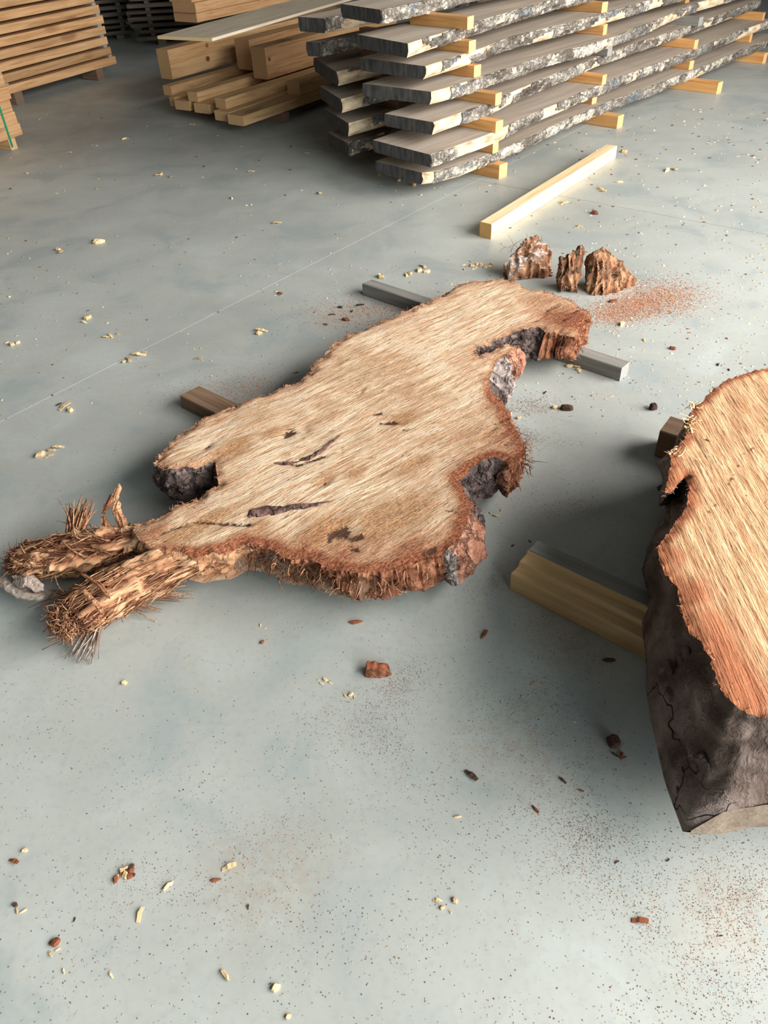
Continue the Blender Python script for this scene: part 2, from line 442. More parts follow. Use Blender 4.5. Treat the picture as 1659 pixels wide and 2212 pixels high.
# ------------------------------------------------------------------ hall
RX0, RX1, RY0, RY1, RH = -8.0, 5.8, -5.0, 17.0, 6.5
def box_mesh(name, x0, x1, y0, y1, z0, z1):
    v = [(x, y, z) for z in (z0, z1) for y in (y0, y1) for x in (x0, x1)]
    f = [(0, 2, 3, 1), (4, 5, 7, 6), (0, 1, 5, 4), (2, 6, 7, 3), (0, 4, 6, 2), (1, 3, 7, 5)]
    return mesh(name, v, f)

def clip(poly, inside, cut):
    out = []
    for i in range(len(poly)):
        a, b = poly[i - 1], poly[i]
        if inside(a) != inside(b): out.append(cut(a, b))
        if inside(b): out.append(b)
    return out
def clip_room(poly):
    for ax, val, sg in ((0, RX0, 1), (0, RX1, -1), (1, RY0, 1), (1, RY1, -1)):
        poly = clip(poly, lambda p: (p[ax] - val) * sg >= 0,
                    lambda a, b: a + (b - a) * ((val - a[ax]) / (b[ax] - a[ax])))
        if not poly: return poly
    return poly

floor = link('floor', box_mesh('floor', RX0, RX1, RY0, RY1, -0.2, -0.006), MAT['joint'])
tag(floor, 'smooth grey-green concrete hall floor with hairline joints', kind='structure')
J = P(1031, 390)[:2]; d1 = P(840, 490)[:2] - P(0, 917)[:2]; d1 /= np.linalg.norm(d1); d2 = np.array([d1[1], -d1[0]])
for a in (-2, -1, 0, 1):
    for b in (-2, -1, 0, 1):
        S = 9.0; g = 0.0018
        q = [J + d1 * (a * S + g) + d2 * (b * S + g), J + d1 * (a * S + g) + d2 * ((b + 1) * S - g),
             J + d1 * ((a + 1) * S - g) + d2 * ((b + 1) * S - g), J + d1 * ((a + 1) * S - g) + d2 * (b * S + g)]
        q = clip_room([np.array(p) for p in q])
        if len(q) < 3: continue
        n = len(q)
        v = [(p[0], p[1], 0.0) for p in q] + [(p[0], p[1], -0.006) for p in q]
        f = [tuple(range(n))] + [(i, n + i, n + (i + 1) % n, (i + 1) % n) for i in range(n)]
        me = mesh('floor_panel', v, f)
        bmm = bmesh.new(); bmm.from_mesh(me); bmesh.ops.recalc_face_normals(bmm, faces=bmm.faces[:]); bmm.to_mesh(me); bmm.free()
        if me.polygons[0].normal.z < 0: me.flip_normals()
        link('floor_panel', me, MAT['concrete'], floor)

def structure(name, me, mat, label):
    return tag(link(name, me, mat), label, kind='structure')
structure('ceiling', box_mesh('ceiling', RX0, RX1, RY0, RY1, RH, RH + .2), MAT['roof'], 'grey sheet-metal hall roof')
structure('wall_left', box_mesh('wall_left', RX0 - .2, RX0, RY0, RY1, 0, RH), MAT['wall'], 'plain grey hall wall on the left')
structure('wall_back', box_mesh('wall_back', RX0, RX1, RY1, RY1 + .2, 0, RH), MAT['wall'], 'plain grey hall wall at the far end')
def wall_open(name, axis, pos, lo, hi, o0, o1, oh, label):
    """wall with one doorway, three boxes in one mesh"""
    bmw = bmesh.new()
    for (a0, a1, z0, z1) in ((lo, o0, 0, RH), (o1, hi, 0, RH), (o0, o1, oh, RH)):
        c = [(a, t, z) for z in (z0, z1) for t in (pos, pos + .2 * (1 if pos > 0 else -1)) for a in (a0, a1)]
        if axis == 'x': c = [(t, a, z) for (a, t, z) in c]
        vs = [bmw.verts.new(p) for p in c]
        for f in ((0, 2, 3, 1), (4, 5, 7, 6), (0, 1, 5, 4), (2, 6, 7, 3), (0, 4, 6, 2), (1, 3, 7, 5)):
            bmw.faces.new([vs[i] for i in f])
    bmesh.ops.recalc_face_normals(bmw, faces=bmw.faces[:])
    me = bpy.data.meshes.new(name); bmw.to_mesh(me); bmw.free()
    return structure(name, me, MAT['wall'], label)
wall_open('wall_right', 'x', RX1, RY0, RY1, -4.0, 4.4, 5.4, 'hall wall with the wide open doorway on the right')
wall_open('wall_front', 'y', RY0, RX0, RX1, 1.0, 5.4, 5.4, 'hall wall with the open gate behind the viewpoint')

# ------------------------------------------------------------------ timbers
def timber_mesh(L, w, h, bev=0.003, wob=0.0, seed=0):
    """squared timber, X = length from 0..L, Y centred, Z from 0..h, chamfered arrises"""
    b = min(bev, w * .2, h * .2)
    prof = [(-w / 2 + b, 0), (w / 2 - b, 0), (w / 2, b), (w / 2, h - b), (w / 2 - b, h), (-w / 2 + b, h), (-w / 2, h - b), (-w / 2, b)]
    xs = np.linspace(0, L, max(2, 2 + int(L / 0.5) if wob else 2))
    r = np.random.default_rng(seed)
    v = []; f = []
    for i, x in enumerate(xs):
        dy, dz = (r.uniform(-wob, wob), 0) if wob else (0, 0)
        sk = r.uniform(-.004, .004)
        for (y, z) in prof:
            v.append((x + (sk * y / w * 2 if i in (0, len(xs) - 1) else 0), y + dy, z + dz))
    n = len(prof)
    for i in range(len(xs) - 1):
        for k in range(n):
            f.append((i * n + k, i * n + (k + 1) % n, (i + 1) * n + (k + 1) % n, (i + 1) * n + k))
    f.append(tuple(reversed(range(n)))); f.append(tuple((len(xs) - 1) * n + k for k in range(n)))
    me = mesh('timber', v, f); me.flip_normals()
    bmm = bmesh.new(); bmm.from_mesh(me); bmesh.ops.recalc_face_normals(bmm, faces=bmm.faces[:]); bmm.to_mesh(me); bmm.free()
    return me

def timber(name, A, ang, L, w, h, z, mat, label, cat='timber', group=None, side=0.5, seed=0, parent=None):
    """A = xy of the near end; side: 0 -> A is the right-hand (-Y) arris, 1 -> left, .5 -> centre"""
    me = timber_mesh(L, w, h, seed=seed)
    o = link(name, me, MAT[mat], parent)
    off = (0.5 - side) * w
    o.location = (A[0] - math.sin(ang) * off, A[1] + math.cos(ang) * off, z)
    o.rotation_euler = (0, 0, ang)
    if parent is None: tag(o, label, cat, group)
    return o

def ang_of(a, b): return math.atan2(b[1] - a[1], b[0] - a[0])

ORD = ['lowest', 'second', 'third', 'fourth', 'fifth', 'sixth', 'seventh', 'eighth', 'ninth', 'tenth', 'eleventh']

# ------------------------------------------------------------------ live-edge boards drying on stickers
ST_A = ang_of(P(935, 404, .089), P(1659, 111, .089))
ca, sa = math.cos(ST_A), math.sin(ST_A)
BT, PITCH_Z, Z0 = 0.066, 0.128, 0.083

def live_board(name, zb, right_px, TL, ang, label, group, length, bevel=0.012, seed=0, wander=0.02, barkcov=0.45, bark_from=0.0, bt=None):
    """board with a natural right-hand edge. right_px: points of the top right arris; TL: near left top corner"""
    BT_ = bt or BT
    zt = zb + BT_
    c, s = math.cos(ang), math.sin(ang)
    R = np.array([P(x, y, zt)[:2] for x, y in right_px])
    O = R[0]
    loc = lambda q: np.array([(q[..., 0] - O[0]) * c + (q[..., 1] - O[1]) * s, -(q[..., 0] - O[0]) * s + (q[..., 1] - O[1]) * c]).T
    r = loc(R); tl = loc(P(TL[0], TL[1], zt)[:2])
    order = np.argsort(r[:, 0]); r = r[order]
    n = 64
    t = np.linspace(0, 1, n)
    ur = t * length
    wr = np.interp(ur, r[:, 0], r[:, 1])
    last = r[-1]
    wr = np.where(ur > last[0], last[1] + (ur - last[0]) * 0.0, wr)
    k = np.ones(5) / 5
    wr = np.convolve(np.pad(wr, 2, 'edge'), k, 'valid'); wr[0] = 0
    wr += 0.010 * vn(np.c_[ur * 5, np.full(n, seed * 3.1), np.zeros(n)], seed) * smooth(0, .1, t)
    ul = tl[0] + t * (length - tl[0])
    trend = np.convolve(np.pad(wr, 12, 'edge'), np.ones(25) / 25, 'valid')
    wl = tl[1] + (trend - trend[0]) * 0.6 + wander * vn(np.c_[ul * 2.2, np.full(n, seed * 7.7), np.zeros(n)], seed + 5) * smooth(0, .08, t)
    wl = np.maximum(wl, wr + 0.10)
    K = 5
    verts = []; rows = []
    bv = bevel + 0.012 * vn(np.c_[ur * 3, np.full(n, seed * 1.7), np.ones(n)], seed + 9)
    for i in range(n):
        row = [(ul[i], wl[i] - 0.012, 0), (ul[i], wl[i], BT_ * 0.5), (ul[i], wl[i] - 0.006, BT_)]
        row.append(((ul[i] + ur[i]) / 2, (wl[i] + wr[i]) / 2, BT_))
        for q in range(K):
            f = q / (K - 1)
            bul = 0.010 * math.sin(math.pi * f)
            row.append((ur[i] - (ur[i] - ul[i]) * 0.0, wr[i] - bul + bv[i] * (f - .3), BT_ * (1 - f)))
        row.append(((ul[i] + ur[i]) / 2, (wl[i] + wr[i]) / 2, 0))
        rows.append(row)
    rows = np.array(rows)
    # ragged side
    sidei = range(4, 4 + K)
    for q in sidei:
        if q in (4, 4 + K - 1): continue
        rows[:, q, 1] += 0.006 * vn(np.c_[rows[:, q, 0] * 30, rows[:, q, 2] * 40, np.full(n, seed)], seed + 21)
    m_ = rows.shape[1]
    V = rows.reshape(-1, 3); F = []
    for i in range(n - 1):
        for k_ in range(m_):
            F.append((i * m_ + k_, i * m_ + (k_ + 1) % m_, (i + 1) * m_ + (k_ + 1) % m_, (i + 1) * m_ + k_))
    F.append(tuple(range(m_))[::-1]); F.append(tuple((n - 1) * m_ + k_ for k_ in range(m_)))
    root = empty(name, (O[0], O[1], zb), ang)
    tag(root, label, 'board', group)
    me = mesh('sawn_board', V, F)
    bmm = bmesh.new(); bmm.from_mesh(me); bmesh.ops.recalc_face_normals(bmm, faces=bmm.faces[:]); bmm.to_mesh(me); bmm.free()
    link('sawn_board', me, MAT['board'], root)
    # bark: finer strip standing proud, patchy
    nb, kb = 260, 7
    tb = np.linspace(0, 1, nb); ub = tb * length
    V = []; ok = np.zeros((nb, kb), bool)
    g0 = np.array([[np.interp(u, ur, rows[:, q, 1]) for q in sidei] for u in ub])
    gz = np.linspace(1, 0, K)
    for j in range(nb):
        for q in range(kb):
            f = q / (kb - 1)
            w = np.interp(f, np.linspace(0, 1, K), g0[j])
            V.append((ub[j], w, BT_ * (1 - f)))
    V = np.array(V)
    thick = 0.008 + 0.006 * fbm(np.c_[V[:, 0] * 22, V[:, 2] * 45, np.full(len(V), seed)], 3, seed + 31)
    V[:, 1] -= thick
    V[:, 2] += 0.003 * vn(np.c_[V[:, 0] * 35, V[:, 2] * 30, np.full(len(V), seed + 3)], seed)
    pm = fbm(np.c_[V[:, 0] * 3.2, V[:, 2] * 9, np.full(len(V), seed * 2.3)], 3, seed + 41).reshape(nb, kb)
    F = []
    for j in range(nb - 1):
        for q in range(kb - 1):
            if pm[j, q] > -barkcov and ub[j] >= bark_from:
                a = j * kb + q
                F.append((a, a + kb, a + kb + 1, a + 1))
    me = mesh('bark_edge', V, F)
    bmm = bmesh.new(); bmm.from_mesh(me); bpy.data.meshes.remove(me)
    bmesh.ops.delete(bmm, geom=[v_ for v_ in bmm.verts if not v_.link_faces], context='VERTS')
    todo = set(bmm.faces)
    while todo:
        isl = []; st_ = [todo.pop()]
        while st_:
            f_ = st_.pop(); isl.append(f_)
            for v_ in f_.verts:
                for g_ in v_.link_faces:
                    if g_ in todo: todo.discard(g_); st_.append(g_)
        if len(isl) < 25: continue
        ids = {}; vv = []; ff = []
        for f_ in isl:
            for v_ in f_.verts:
                if v_ not in ids: ids[v_] = len(vv); vv.append(v_.co[:])
            ff.append([ids[v_] for v_ in f_.verts])
        b2 = bmesh.new(); q_ = [b2.verts.new(c_) for c_ in vv]
        for f_ in ff: b2.faces.new([q_[i_] for i_ in f_])
        bmesh.ops.recalc_face_normals(b2, faces=b2.faces[:])
        ex = bmesh.ops.extrude_face_region(b2, geom=b2.faces[:])
        for v_ in ex['geom']:
            if isinstance(v_, bmesh.types.BMVert): v_.co.y += 0.012
        bmesh.ops.recalc_face_normals(b2, faces=b2.faces[:])
        me = bpy.data.meshes.new('bark_edge'); b2.to_mesh(me); b2.free()
        o = link('bark_edge', me, MAT['bark'], root)
        tag(o, 'patchy grey and whitish bark along the natural edge')
    bmm.free()
    return root

boards = [
    dict(TL=(810, 348), R=[(911, 373), (944, 374), (1002, 353), (1059, 332), (1140, 297), (1221, 259), (1349, 206), (1498, 152), (1659, 84)]),
    dict(TL=(804, 302), R=[(929, 334), (1062, 287), (1140, 250), (1191, 229), (1285, 187), (1329, 170), (1498, 108), (1572, 77), (1659, 45)]),
    dict(TL=(829, 245), R=[(935, 264), (999, 241), (1056, 224), (1100, 200), (1167, 172), (1275, 130), (1329, 108), (1477, 60), (1640, 0)]),
    dict(TL=(782, 180), R=[(930, 198), (955, 193), (1037, 166), (1128, 138), (1160, 123), (1279, 95), (1403, 50), (1491, 10)]),
    dict(TL=(776, 124), R=[(917, 143), (961, 128), (1017, 114), (1041, 103), (1120, 74), (1160, 65), (1245, 45), (1302, 29), (1430, -8)]),
    dict(TL=(770, 74), R=[(880, 94), (976, 63), (1023, 47), (1110, 23), (1160, 8), (1201, -3)]),
    dict(TL=(735, 8), R=[(821, 21), (860, 14), (929, 0), (1000, -20)]),
]
covs = (0.75, 0.6, 0.55, 0.45, 0.6, 0.5, 0.55)
froms = (0.05, 0.0, 0.25, 0.15, 0.15, 0.12, 0.0)
bhints = ['whitish mottled bark along its edge', 'thin bright saw line across its top', 'slanting bark on its left corner',
          'fresh pale cut below its grey cracked bark', 'white bark spot near its corner', 'loose bark lip at its front corner', 'broad pale bark face']
for k, b in enumerate(boards):
    live_board('live_edge_board', Z0 + k * PITCH_Z, b['R'], b['TL'], ST_A,
               '%s live-edge board up in the long stack, %s' % (ORD[k], bhints[k]),
               'live-edge boards in the long stickered stack', 5.1 if k < 6 else 3.6, seed=3 + k, barkcov=covs[k] - .35, bark_from=froms[k])

# boards of the shorter pile behind the front ends of the long stack
lb = [((707, 286), (751, 309)), ((700, 234), (752, 266)), ((690, 186), (736, 214)), ((676, 125), (727, 155)), ((660, 90), (690, 92)), ((643, 36), (700, 40))]
LA = ST_A - 0.05
for k, (tl, tr) in enumerate(lb):
    z = Z0 + k * PITCH_Z
    A = P(tr[0], tr[1], z + .078)
    e = A + np.array([math.cos(LA), math.sin(LA), 0]) * 0.35
    f2 = A + np.array([math.cos(LA), math.sin(LA), 0]) * 2.6
    def topx(w):
        q = np.array(w) - _C; return (IW / 2 + FPX * (q @ _R) / (q @ _F), IH / 2 - FPX * (q @ _U) / (q @ _F))
    live_board('grey_live_edge_board', z, [tr, topx(e), topx(f2)], tl, LA,
               '%s dark grey board up in the shorter pile beside the pine beams' % ORD[k],
               'dark grey boards in the shorter pile', 2.1, seed=23 + k, barkcov=(0.1, -0.05, 0.05, 0.0, 0.5, 0.0)[k], bevel=0.004, bt=.078)

# stickers: (px, py of the right-hand end bottom, level under board k, column)
cols = ['nearest the front ends', 'second from the front ends', 'third from the front ends', 'fourth from the front ends']
stk = [(1086, 384, 0, 0), (1070, 330, 1, 0), (1078, 285, 2, 0), (1076, 226, 3, 0), (1031, 166, 4, 0), (1020, 114, 5, 0), (1016, 63, 6, 0),
       (1338, 276, 0, 1), (1283, 224, 1, 1), (1304, 183, 2, 1), (1316, 121, 3, 1), (1306, 75, 4, 1), (1305, 27, 5, 1),
       (1552, 202, 0, 2), (1492, 150, 1, 2), (1502, 105, 2, 2), (1512, 56, 3, 2), (1484, 6, 4, 2),
       (1650, 137, 0, 3), (1620, 91, 1, 3), (1648, 44, 2, 3)]
for (x, y, lev, cl) in stk:
    z = 0.0 if lev == 0 else Z0 + (lev - 1) * PITCH_Z + BT
    h = Z0 if lev == 0 else PITCH_Z - BT
    A = P(x, y, z)
    gm = 'grey' if (lev, cl) in ((3, 1), (3, 2)) else 'sticker'
    where = 'pine bearer on the floor' if lev == 0 else ('weathered grey' if gm == 'grey' else 'pine') + ' sticker under the %s board' % ORD[lev]
    timber('bearer' if lev == 0 else 'sticker', A, ST_A + math.pi / 2, 0.42 if lev == 6 else 0.52, 0.062 if lev else 0.075, h - 0.0005, z, gm,
           '%s of the long stack, %s' % (where, cols[cl]), 'sticker', 'stickers of the long live-edge stack', side=0.5, seed=x)
# bearers and stickers of the shorter pile
for k in range(6):
    z = 0 if k == 0 else Z0 + (k - 1) * PITCH_Z + .078
    for u, nm in ((0.45, 'front'), (1.9, 'rear')):
        q = P(753, 295, Z0 + PITCH_Z)[:2] + np.array([math.cos(LA), math.sin(LA)]) * u
        timber('bearer' if k == 0 else 'sticker', q + np.array([math.sin(LA), -math.cos(LA)]) * 0.03, LA + math.pi / 2, 0.34, 0.06, (Z0 if k == 0 else PITCH_Z - .078) - .0005, z, 'brown',
               '%s dull brown sticker under the %s board of the shorter dark pile' % (nm, ORD[k]), 'sticker', 'stickers of the shorter dark pile', seed=k)
# pale teal plank lying on the long stack
tp = P(835, 2, Z0 + 6 * PITCH_Z + BT)
timber('teal_plank', tp + np.array([0.0, 0.05, 0]), ST_A + 0.1, 1.6, 0.10, 0.018, Z0 + 6 * PITCH_Z + BT + .004, 'teal', 'pale teal painted plank lying on top of the long board stack', 'plank', seed=3)

# ------------------------------------------------------------------ squared pine beams
BA = ang_of(P(374, 172, .215), P(494, 139, .215))
def beam_px(name, px, z, L, w, h, mat, label, grp, side=0.0, seed=0, da=0.0):
    A = P(px[0], px[1], z)
    return timber(name, A, BA + da, L, w, h - .0005, z, mat, label, 'beam', grp, side=side, seed=seed)
G = 'pine beams piled beside the grey boards'
zr = [0.07, 0.138, 0.208]
r1 = [((528, 273), .085, 'splintered at the near end'), ((499, 264), .06, 'second from the near end'), ((453, 247), .08, 'third from the near end'),
      ((411, 240), .07, 'fourth from the near end'), ((381, 231), .07, 'at the far left end')]
_pr = [P(px[0], px[1], zr[0])[:2] @ np.array([-math.sin(BA), math.cos(BA)]) for px, _, _ in r1]
for i, (px, w, nm) in enumerate(r1):
    if i < len(r1) - 1: w = min(max(_pr[i + 1] - _pr[i] - .004, .05), .16)
    beam_px('pine_batten', px, zr[0], 2.2, w, 0.068, 'pine', 'pine batten in bottom row of the beam pile, %s' % nm, G, seed=i)
r2 = [((490, 236), .115, 'nearest'), ((428, 221), .10, 'middle'), ((372, 207), .09, 'farthest left')]
for i, (px, w, nm) in enumerate(r2):
    beam_px('pine_batten', px, zr[1], 2.2, w, 0.07, 'pine', '%s pine batten in the second row of the beam pile' % nm, G, seed=10 + i)
beam_px('square_timber', (649, 207), zr[1] , 1.4, .13, 0.10, 'pine', 'short pine block end sticking out beside the dark board pile', G, seed=31)
bm1 = beam_px('square_timber', (374, 172), zr[2], 2.4, .14, 0.215, 'pine', 'thick square pine beam with two knots at the left of the pile top', G, seed=40)
bm2 = beam_px('square_timber', (580, 172), zr[2], 1.9, .16, 0.225, 'pine_red', 'thick square pine beam with one knot nearest the grey boards', G, seed=41)
beam_px('square_timber', (546, 152), zr[2], 1.6, .17, 0.225, 'pine_red', 'set-back thick pine beam between the two front beams', G, seed=42)
def knot(beam, w, x, y, r0):
    """dark oval knot, a hair proud of the beam's right-hand face"""
    n_ = np.array([math.sin(BA), -math.cos(BA), 0]); p0 = np.array(beam.location[:]) + n_ * (w / 2 + .0006)
    d = _F + _R * (x - IW / 2) / FPX - _U * (y - IH / 2) / FPX
    q = _C + d * (((p0 - _C) @ n_) / (d @ n_)) - np.array(beam.location[:])
    u = q[0] * math.cos(BA) + q[1] * math.sin(BA)
    V = [(u, -w / 2 - .0012, q[2])]; F = []
    for rad_, off in ((.6, .0012), (1.0, .0004)):
        for k in range(14):
            a = 2 * math.pi * k / 14
            V.append((u + r0 * 1.25 * rad_ * math.cos(a), -w / 2 - off, q[2] + r0 * rad_ * math.sin(a)))
    for k in range(14):
        j = (k + 1) % 14
        F += [(0, 1 + k, 1 + j), (1 + k, 15 + k, 15 + j, 1 + j)]
    link('knot', mesh('knot', V, F), MAT['knot'], beam)
knot(bm1, .14, 447, 98, .016); knot(bm1, .14, 449, 127, .020); knot(bm2, .16, 582, 128, .013)
for k, u in enumerate((0.45, 1.7)):
    q = P(528, 273, .07)[:2] + np.array([math.cos(BA), math.sin(BA)]) * u + np.array([math.sin(BA), -math.cos(BA)]) * 0.02
    timber('bearer', q, BA + math.pi / 2, 1.15, 0.08, 0.0695, 0, 'brown', '%s dull bearer on the floor under the pine beam pile' % ('front', 'rear')[k], 'bearer', G)
# loose thin board bridging from the beams to the grey pile
zt = Z0 + 5 * PITCH_Z + .078 + 0.002
TA = ang_of(P(459, 90, zt), P(700, 19, zt))
A = P(459, 90, zt); Bq = P(402, 68, zt)
bw = abs((Bq[0] - A[0]) * -math.sin(TA) + (Bq[1] - A[1]) * math.cos(TA))
timber('thin_board', A, TA, 2.3, max(bw, .2), 0.016, zt, 'thin', 'long thin pale plank lying across the beam pile and the grey boards', 'plank', side=0.0)
# a few thick planks lying crosswise on top of the beams, behind that board
zq = 0.434
for k in range(4):
    h = 0.085
    A = P(424, 50, 0.434) + np.array([rng.uniform(-.03, .03), rng.uniform(-.02, .02), 0])
    timber('pine_plank', A, BA, 1.5, 0.30, h - .005, zq, 'pine_red', '%s thick plank in the pine stack lying on top of the thick beams' % ORD[k], 'plank',
           'thick planks on the beams', side=0.0, seed=60 + k)
    zq += h - 0.0045

# ------------------------------------------------------------------ stickered plank stack, far left
PA, PB = P(28, 202, .1), P(250, 138, .1)
LSA = ang_of(PA, PB)
ends = [(250, 138), (243, 122), (238, 98), (237, 76), (231, 57), (221, 37), (212, 16), (202, -6), (195, -30), (188, -52)]
sd = np.array([math.sin(LSA), -math.cos(LSA)])
Lp = np.linalg.norm((PB - PA)[:2]) + 0.55
for k in range(10):
    z = 0.10 + 0.0875 * k
    d = rng.uniform(-.02, .02)
    far = PB[:2] + np.array([math.cos(LSA), math.sin(LSA)]) * (d - 0.012 * k) + sd * rng.uniform(-.008, .008)
    A = far - np.array([math.cos(LSA), math.sin(LSA)]) * Lp
    timber('stacked_plank', A, LSA, Lp, 0.24, 0.066, z, 'pine_red', '%s plank from the floor in the stickered stack at the far left' % ORD[k], 'plank', 'planks of the far left stack', side=0.0, seed=80 + k)
    for u, nm in ((Lp - 0.06, 'far'), (0.5, 'near')):
        q = A + np.array([math.cos(LSA), math.sin(LSA)]) * u
        if k < 9:
            timber('thin_sticker', q + sd * 0.0, LSA + math.pi / 2, 0.24, 0.05, 0.0205, z + 0.0665, 'grey', '%s thin grey sticker on the %s plank of the far left stack' % (nm, ORD[k]), 'sticker', 'thin stickers of the far left stack')
for (u, nm) in ((Lp - 0.22, 'far'), (0.62, 'near')):
    q = PB[:2] + np.array([math.cos(LSA), math.sin(LSA)]) * (u - Lp)
    timber('bearer', q - sd * .02, LSA + math.pi / 2, 0.2, 0.09, 0.0995, 0, 'brown', '%s wooden bearer on the floor under the far left plank stack' % nm, 'bearer', 'bearers of the far left stack')

# strapped bundle cut by the left border
NB = P(49, 291, .075)
na = LSA
u_ = np.array([math.cos(na), math.sin(na)])
for k in range(6):
    z = 0.075 + 0.0805 * k
    far = NB[:2] - u_ * (0.02 * ((k * 7) % 3) * .5)
    timber('bundled_plank', far - u_ * 1.3, na, 1.3, 0.28, 0.08, z, 'pine_red', '%s plank from the floor in the green-strapped bundle at the left border' % ORD[k], 'plank', 'planks of the strapped bundle', side=0.0, seed=120 + k)
for w_, nm_ in ((0.11, 'far'), (1.1, 'near')):
    timber('bearer', NB[:2] - u_ * w_, na + math.pi / 2, 0.28, 0.06, 0.0745, 0, 'pine', '%s pine bearer on the floor under the green-strapped plank bundle' % nm_, 'bearer')
# strap: thin band hugging the outer faces
sv = []; th = 0.0012
q0 = NB[:2] - u_ * 0.125
outer = lambda d: [(-0.003 - d, 0.02), (-0.003 - d, 0.558 + .004 + d), (0.283 + d, 0.558 + .004 + d), (0.283 + d, 0.02)]
nrm = np.array([-math.sin(na), math.cos(na)])
V = []; F = []
for d in (0.0, th):
    for (a, z) in outer(d):
        for e in (-.008, .008):
            p = q0 + u_ * e + nrm * a
            V.append((p[0], p[1], z))
for i in range(3):
    a = i * 2; F += [(a, a + 1, a + 3, a + 2), (a + 8, a + 10, a + 11, a + 9), (a, a + 2, a + 10, a + 8), (a + 1, a + 9, a + 11, a + 3)]
F += [(0, 8, 9, 1), (6, 7, 15, 14)]
tag(link('plastic_strap', mesh('plastic_strap', V, F), MAT['strap']), 'green plastic strap around the plank bundle at the left border', 'strap')

# ------------------------------------------------------------------ dim rough-sawn stacks in the background
def dim_stack(c0, c1, layers, depth, grp, label, seed):
    r = np.random.default_rng(seed)
    a = ang_of(c0, c1); L = np.linalg.norm((c1 - c0)[:2]); u = np.array([math.cos(a), math.sin(a)]); nv = np.array([-math.sin(a), math.cos(a)])
    for j in range(3):
        p = c0[:2] + u * (L * (0.12 + .38 * j))
        timber('bearer', p, a + math.pi / 2, depth, 0.09, 0.0495, 0, 'dark', 'dark bearer on the floor under the ' + label, 'bearer', grp + ' bearers')
    z = 0.05
    for k in range(layers):
        h = r.uniform(.030, .042)
        cut = r.uniform(.35, .65) * L
        for (s0, s1) in ((r.uniform(-.08, .06), cut - r.uniform(.02, .08)), (cut + r.uniform(.02, .08), L + r.uniform(-.08, .08))):
            p = c0[:2] + u * s0 + nv * r.uniform(-.03, .04)
            timber('rough_board', p, a, s1 - s0, depth, h, z, 'dark', 'rough dark board in the ' + label, 'board', grp, side=0.0, seed=int(r.integers(1e6)))
        for s in (.08, .5, .92):
            p = c0[:2] + u * L * s + nv * r.uniform(-.02, .05)
            timber('thin_sticker', p, a + math.pi / 2, depth, 0.05, 0.027, z + h, 'dark', 'dark sticker in the ' + label, 'sticker', grp + ' stickers', seed=k)
        z += h + .0275
c0 = P(300, 100, 0); c1 = c0 + np.array([2.3, 0.10, 0])
dim_stack(c0, c1, 12, 0.5, 'rough boards of the dim stack behind the pine beams', 'dim stack behind the pine beams', 5)
c1 = P(298, 92, 0) + np.array([-.12, .35, 0]); c0 = c1 + np.array([-1.25, -.45, 0])
dim_stack(c0, c1, 12, 0.5, 'rough boards of the dim stack behind the far left planks', 'dim stack behind the far left planks', 6)

# ------------------------------------------------------------------ timbers lying on the open floor
A = P(1061, 517, 0); B2 = P(1329, 343, 0)
fa = ang_of(A, B2)
timber('squared_timber', A, fa, np.linalg.norm((B2 - A)[:2]), 0.072, 0.078, 0, 'pine_pale', 'pale squared timber lying alone on the floor before the long board stack', 'timber', side=0.0, seed=9)
SL_B = 0.056                       # underside of the root slab
A = P(785, 638, 0); B2 = P(1338, 824, 0)
ga = ang_of(A, B2)
timber('grey_bearer', A, ga, np.linalg.norm((B2 - A)[:2]), 0.062, SL_B - .0005, 0, 'grey', 'weathered grey bearer under the upper end of the root slab', 'bearer', side=0.0, seed=4)
A = P(396, 883, 0)
timber('brown_bearer', A, ga + .02, 1.02, 0.09, SL_B - .0005, 0, 'brown', 'dull brown bearer under the lower half of the root slab', 'bearer', side=0.0, seed=5)

# rabbeted yellow timber under the stump
A = P(1100, 1273, 0); B2 = P(1391, 1423, 0)
ra = ang_of(A, B2)
prof = [(0, 0), (0, .062), (.030, .066), (.033, .082), (.060, .088), (.064, .100), (.112, .100), (.112, 0)]
Lr = 1.05
V = []; F = []
for x in (0, Lr):
    for (y, z) in prof: V.append((x + (.012 * y / .11 if x == 0 else 0), y, z))
n = len(prof)
for k in range(n): F.append((k, (k + 1) % n, n + (k + 1) % n, n + k))
F += [tuple(range(n))[::-1], tuple(range(n, 2 * n))]
me = mesh('rabbeted_timber', V, F)
bmm = bmesh.new(); bmm.from_mesh(me); bmesh.ops.recalc_face_normals(bmm, faces=bmm.faces[:]); bmesh.ops.bevel(bmm, geom=bmm.edges[:], offset=.002, segments=1, affect='EDGES'); bmm.to_mesh(me); bmm.free()
rail = empty('rabbeted_timber', (A[0], A[1], 0), ra)
tag(rail, 'yellow rabbeted timber with a grey top strip under the near side of the stump', 'timber')
link('stepped_rail', me, MAT['rail'], rail)
me = box_mesh('grey_top_strip', 0.012, Lr, .0655, .111, .0995, .1035)
o = link('grey_top_strip', me, MAT['grey'], rail); tag(o, 'weathered grey strip')
A = P(1412, 985, 0)
timber('stump_bearer', A, ra + .05, 0.9, 0.10, 0.1, 0, 'brown', 'dull brown bearer in the shade under the far side of the stump', 'bearer', side=0.0, seed=8)

# ------------------------------------------------------------------ organic builders
def resample(pts, step, closed=True):
    pts = np.asarray(pts, float)
    q = np.vstack([pts, pts[:1]]) if closed else pts
    seg = np.linalg.norm(np.diff(q[:, :2], axis=0), axis=1); s = np.r_[0, np.cumsum(seg)]
    n = max(8, int(s[-1] / step))
    t = np.linspace(0, s[-1], n, endpoint=not closed)
    return np.array([np.interp(t, s, q[:, k]) for k in range(q.shape[1])]).T, t, s

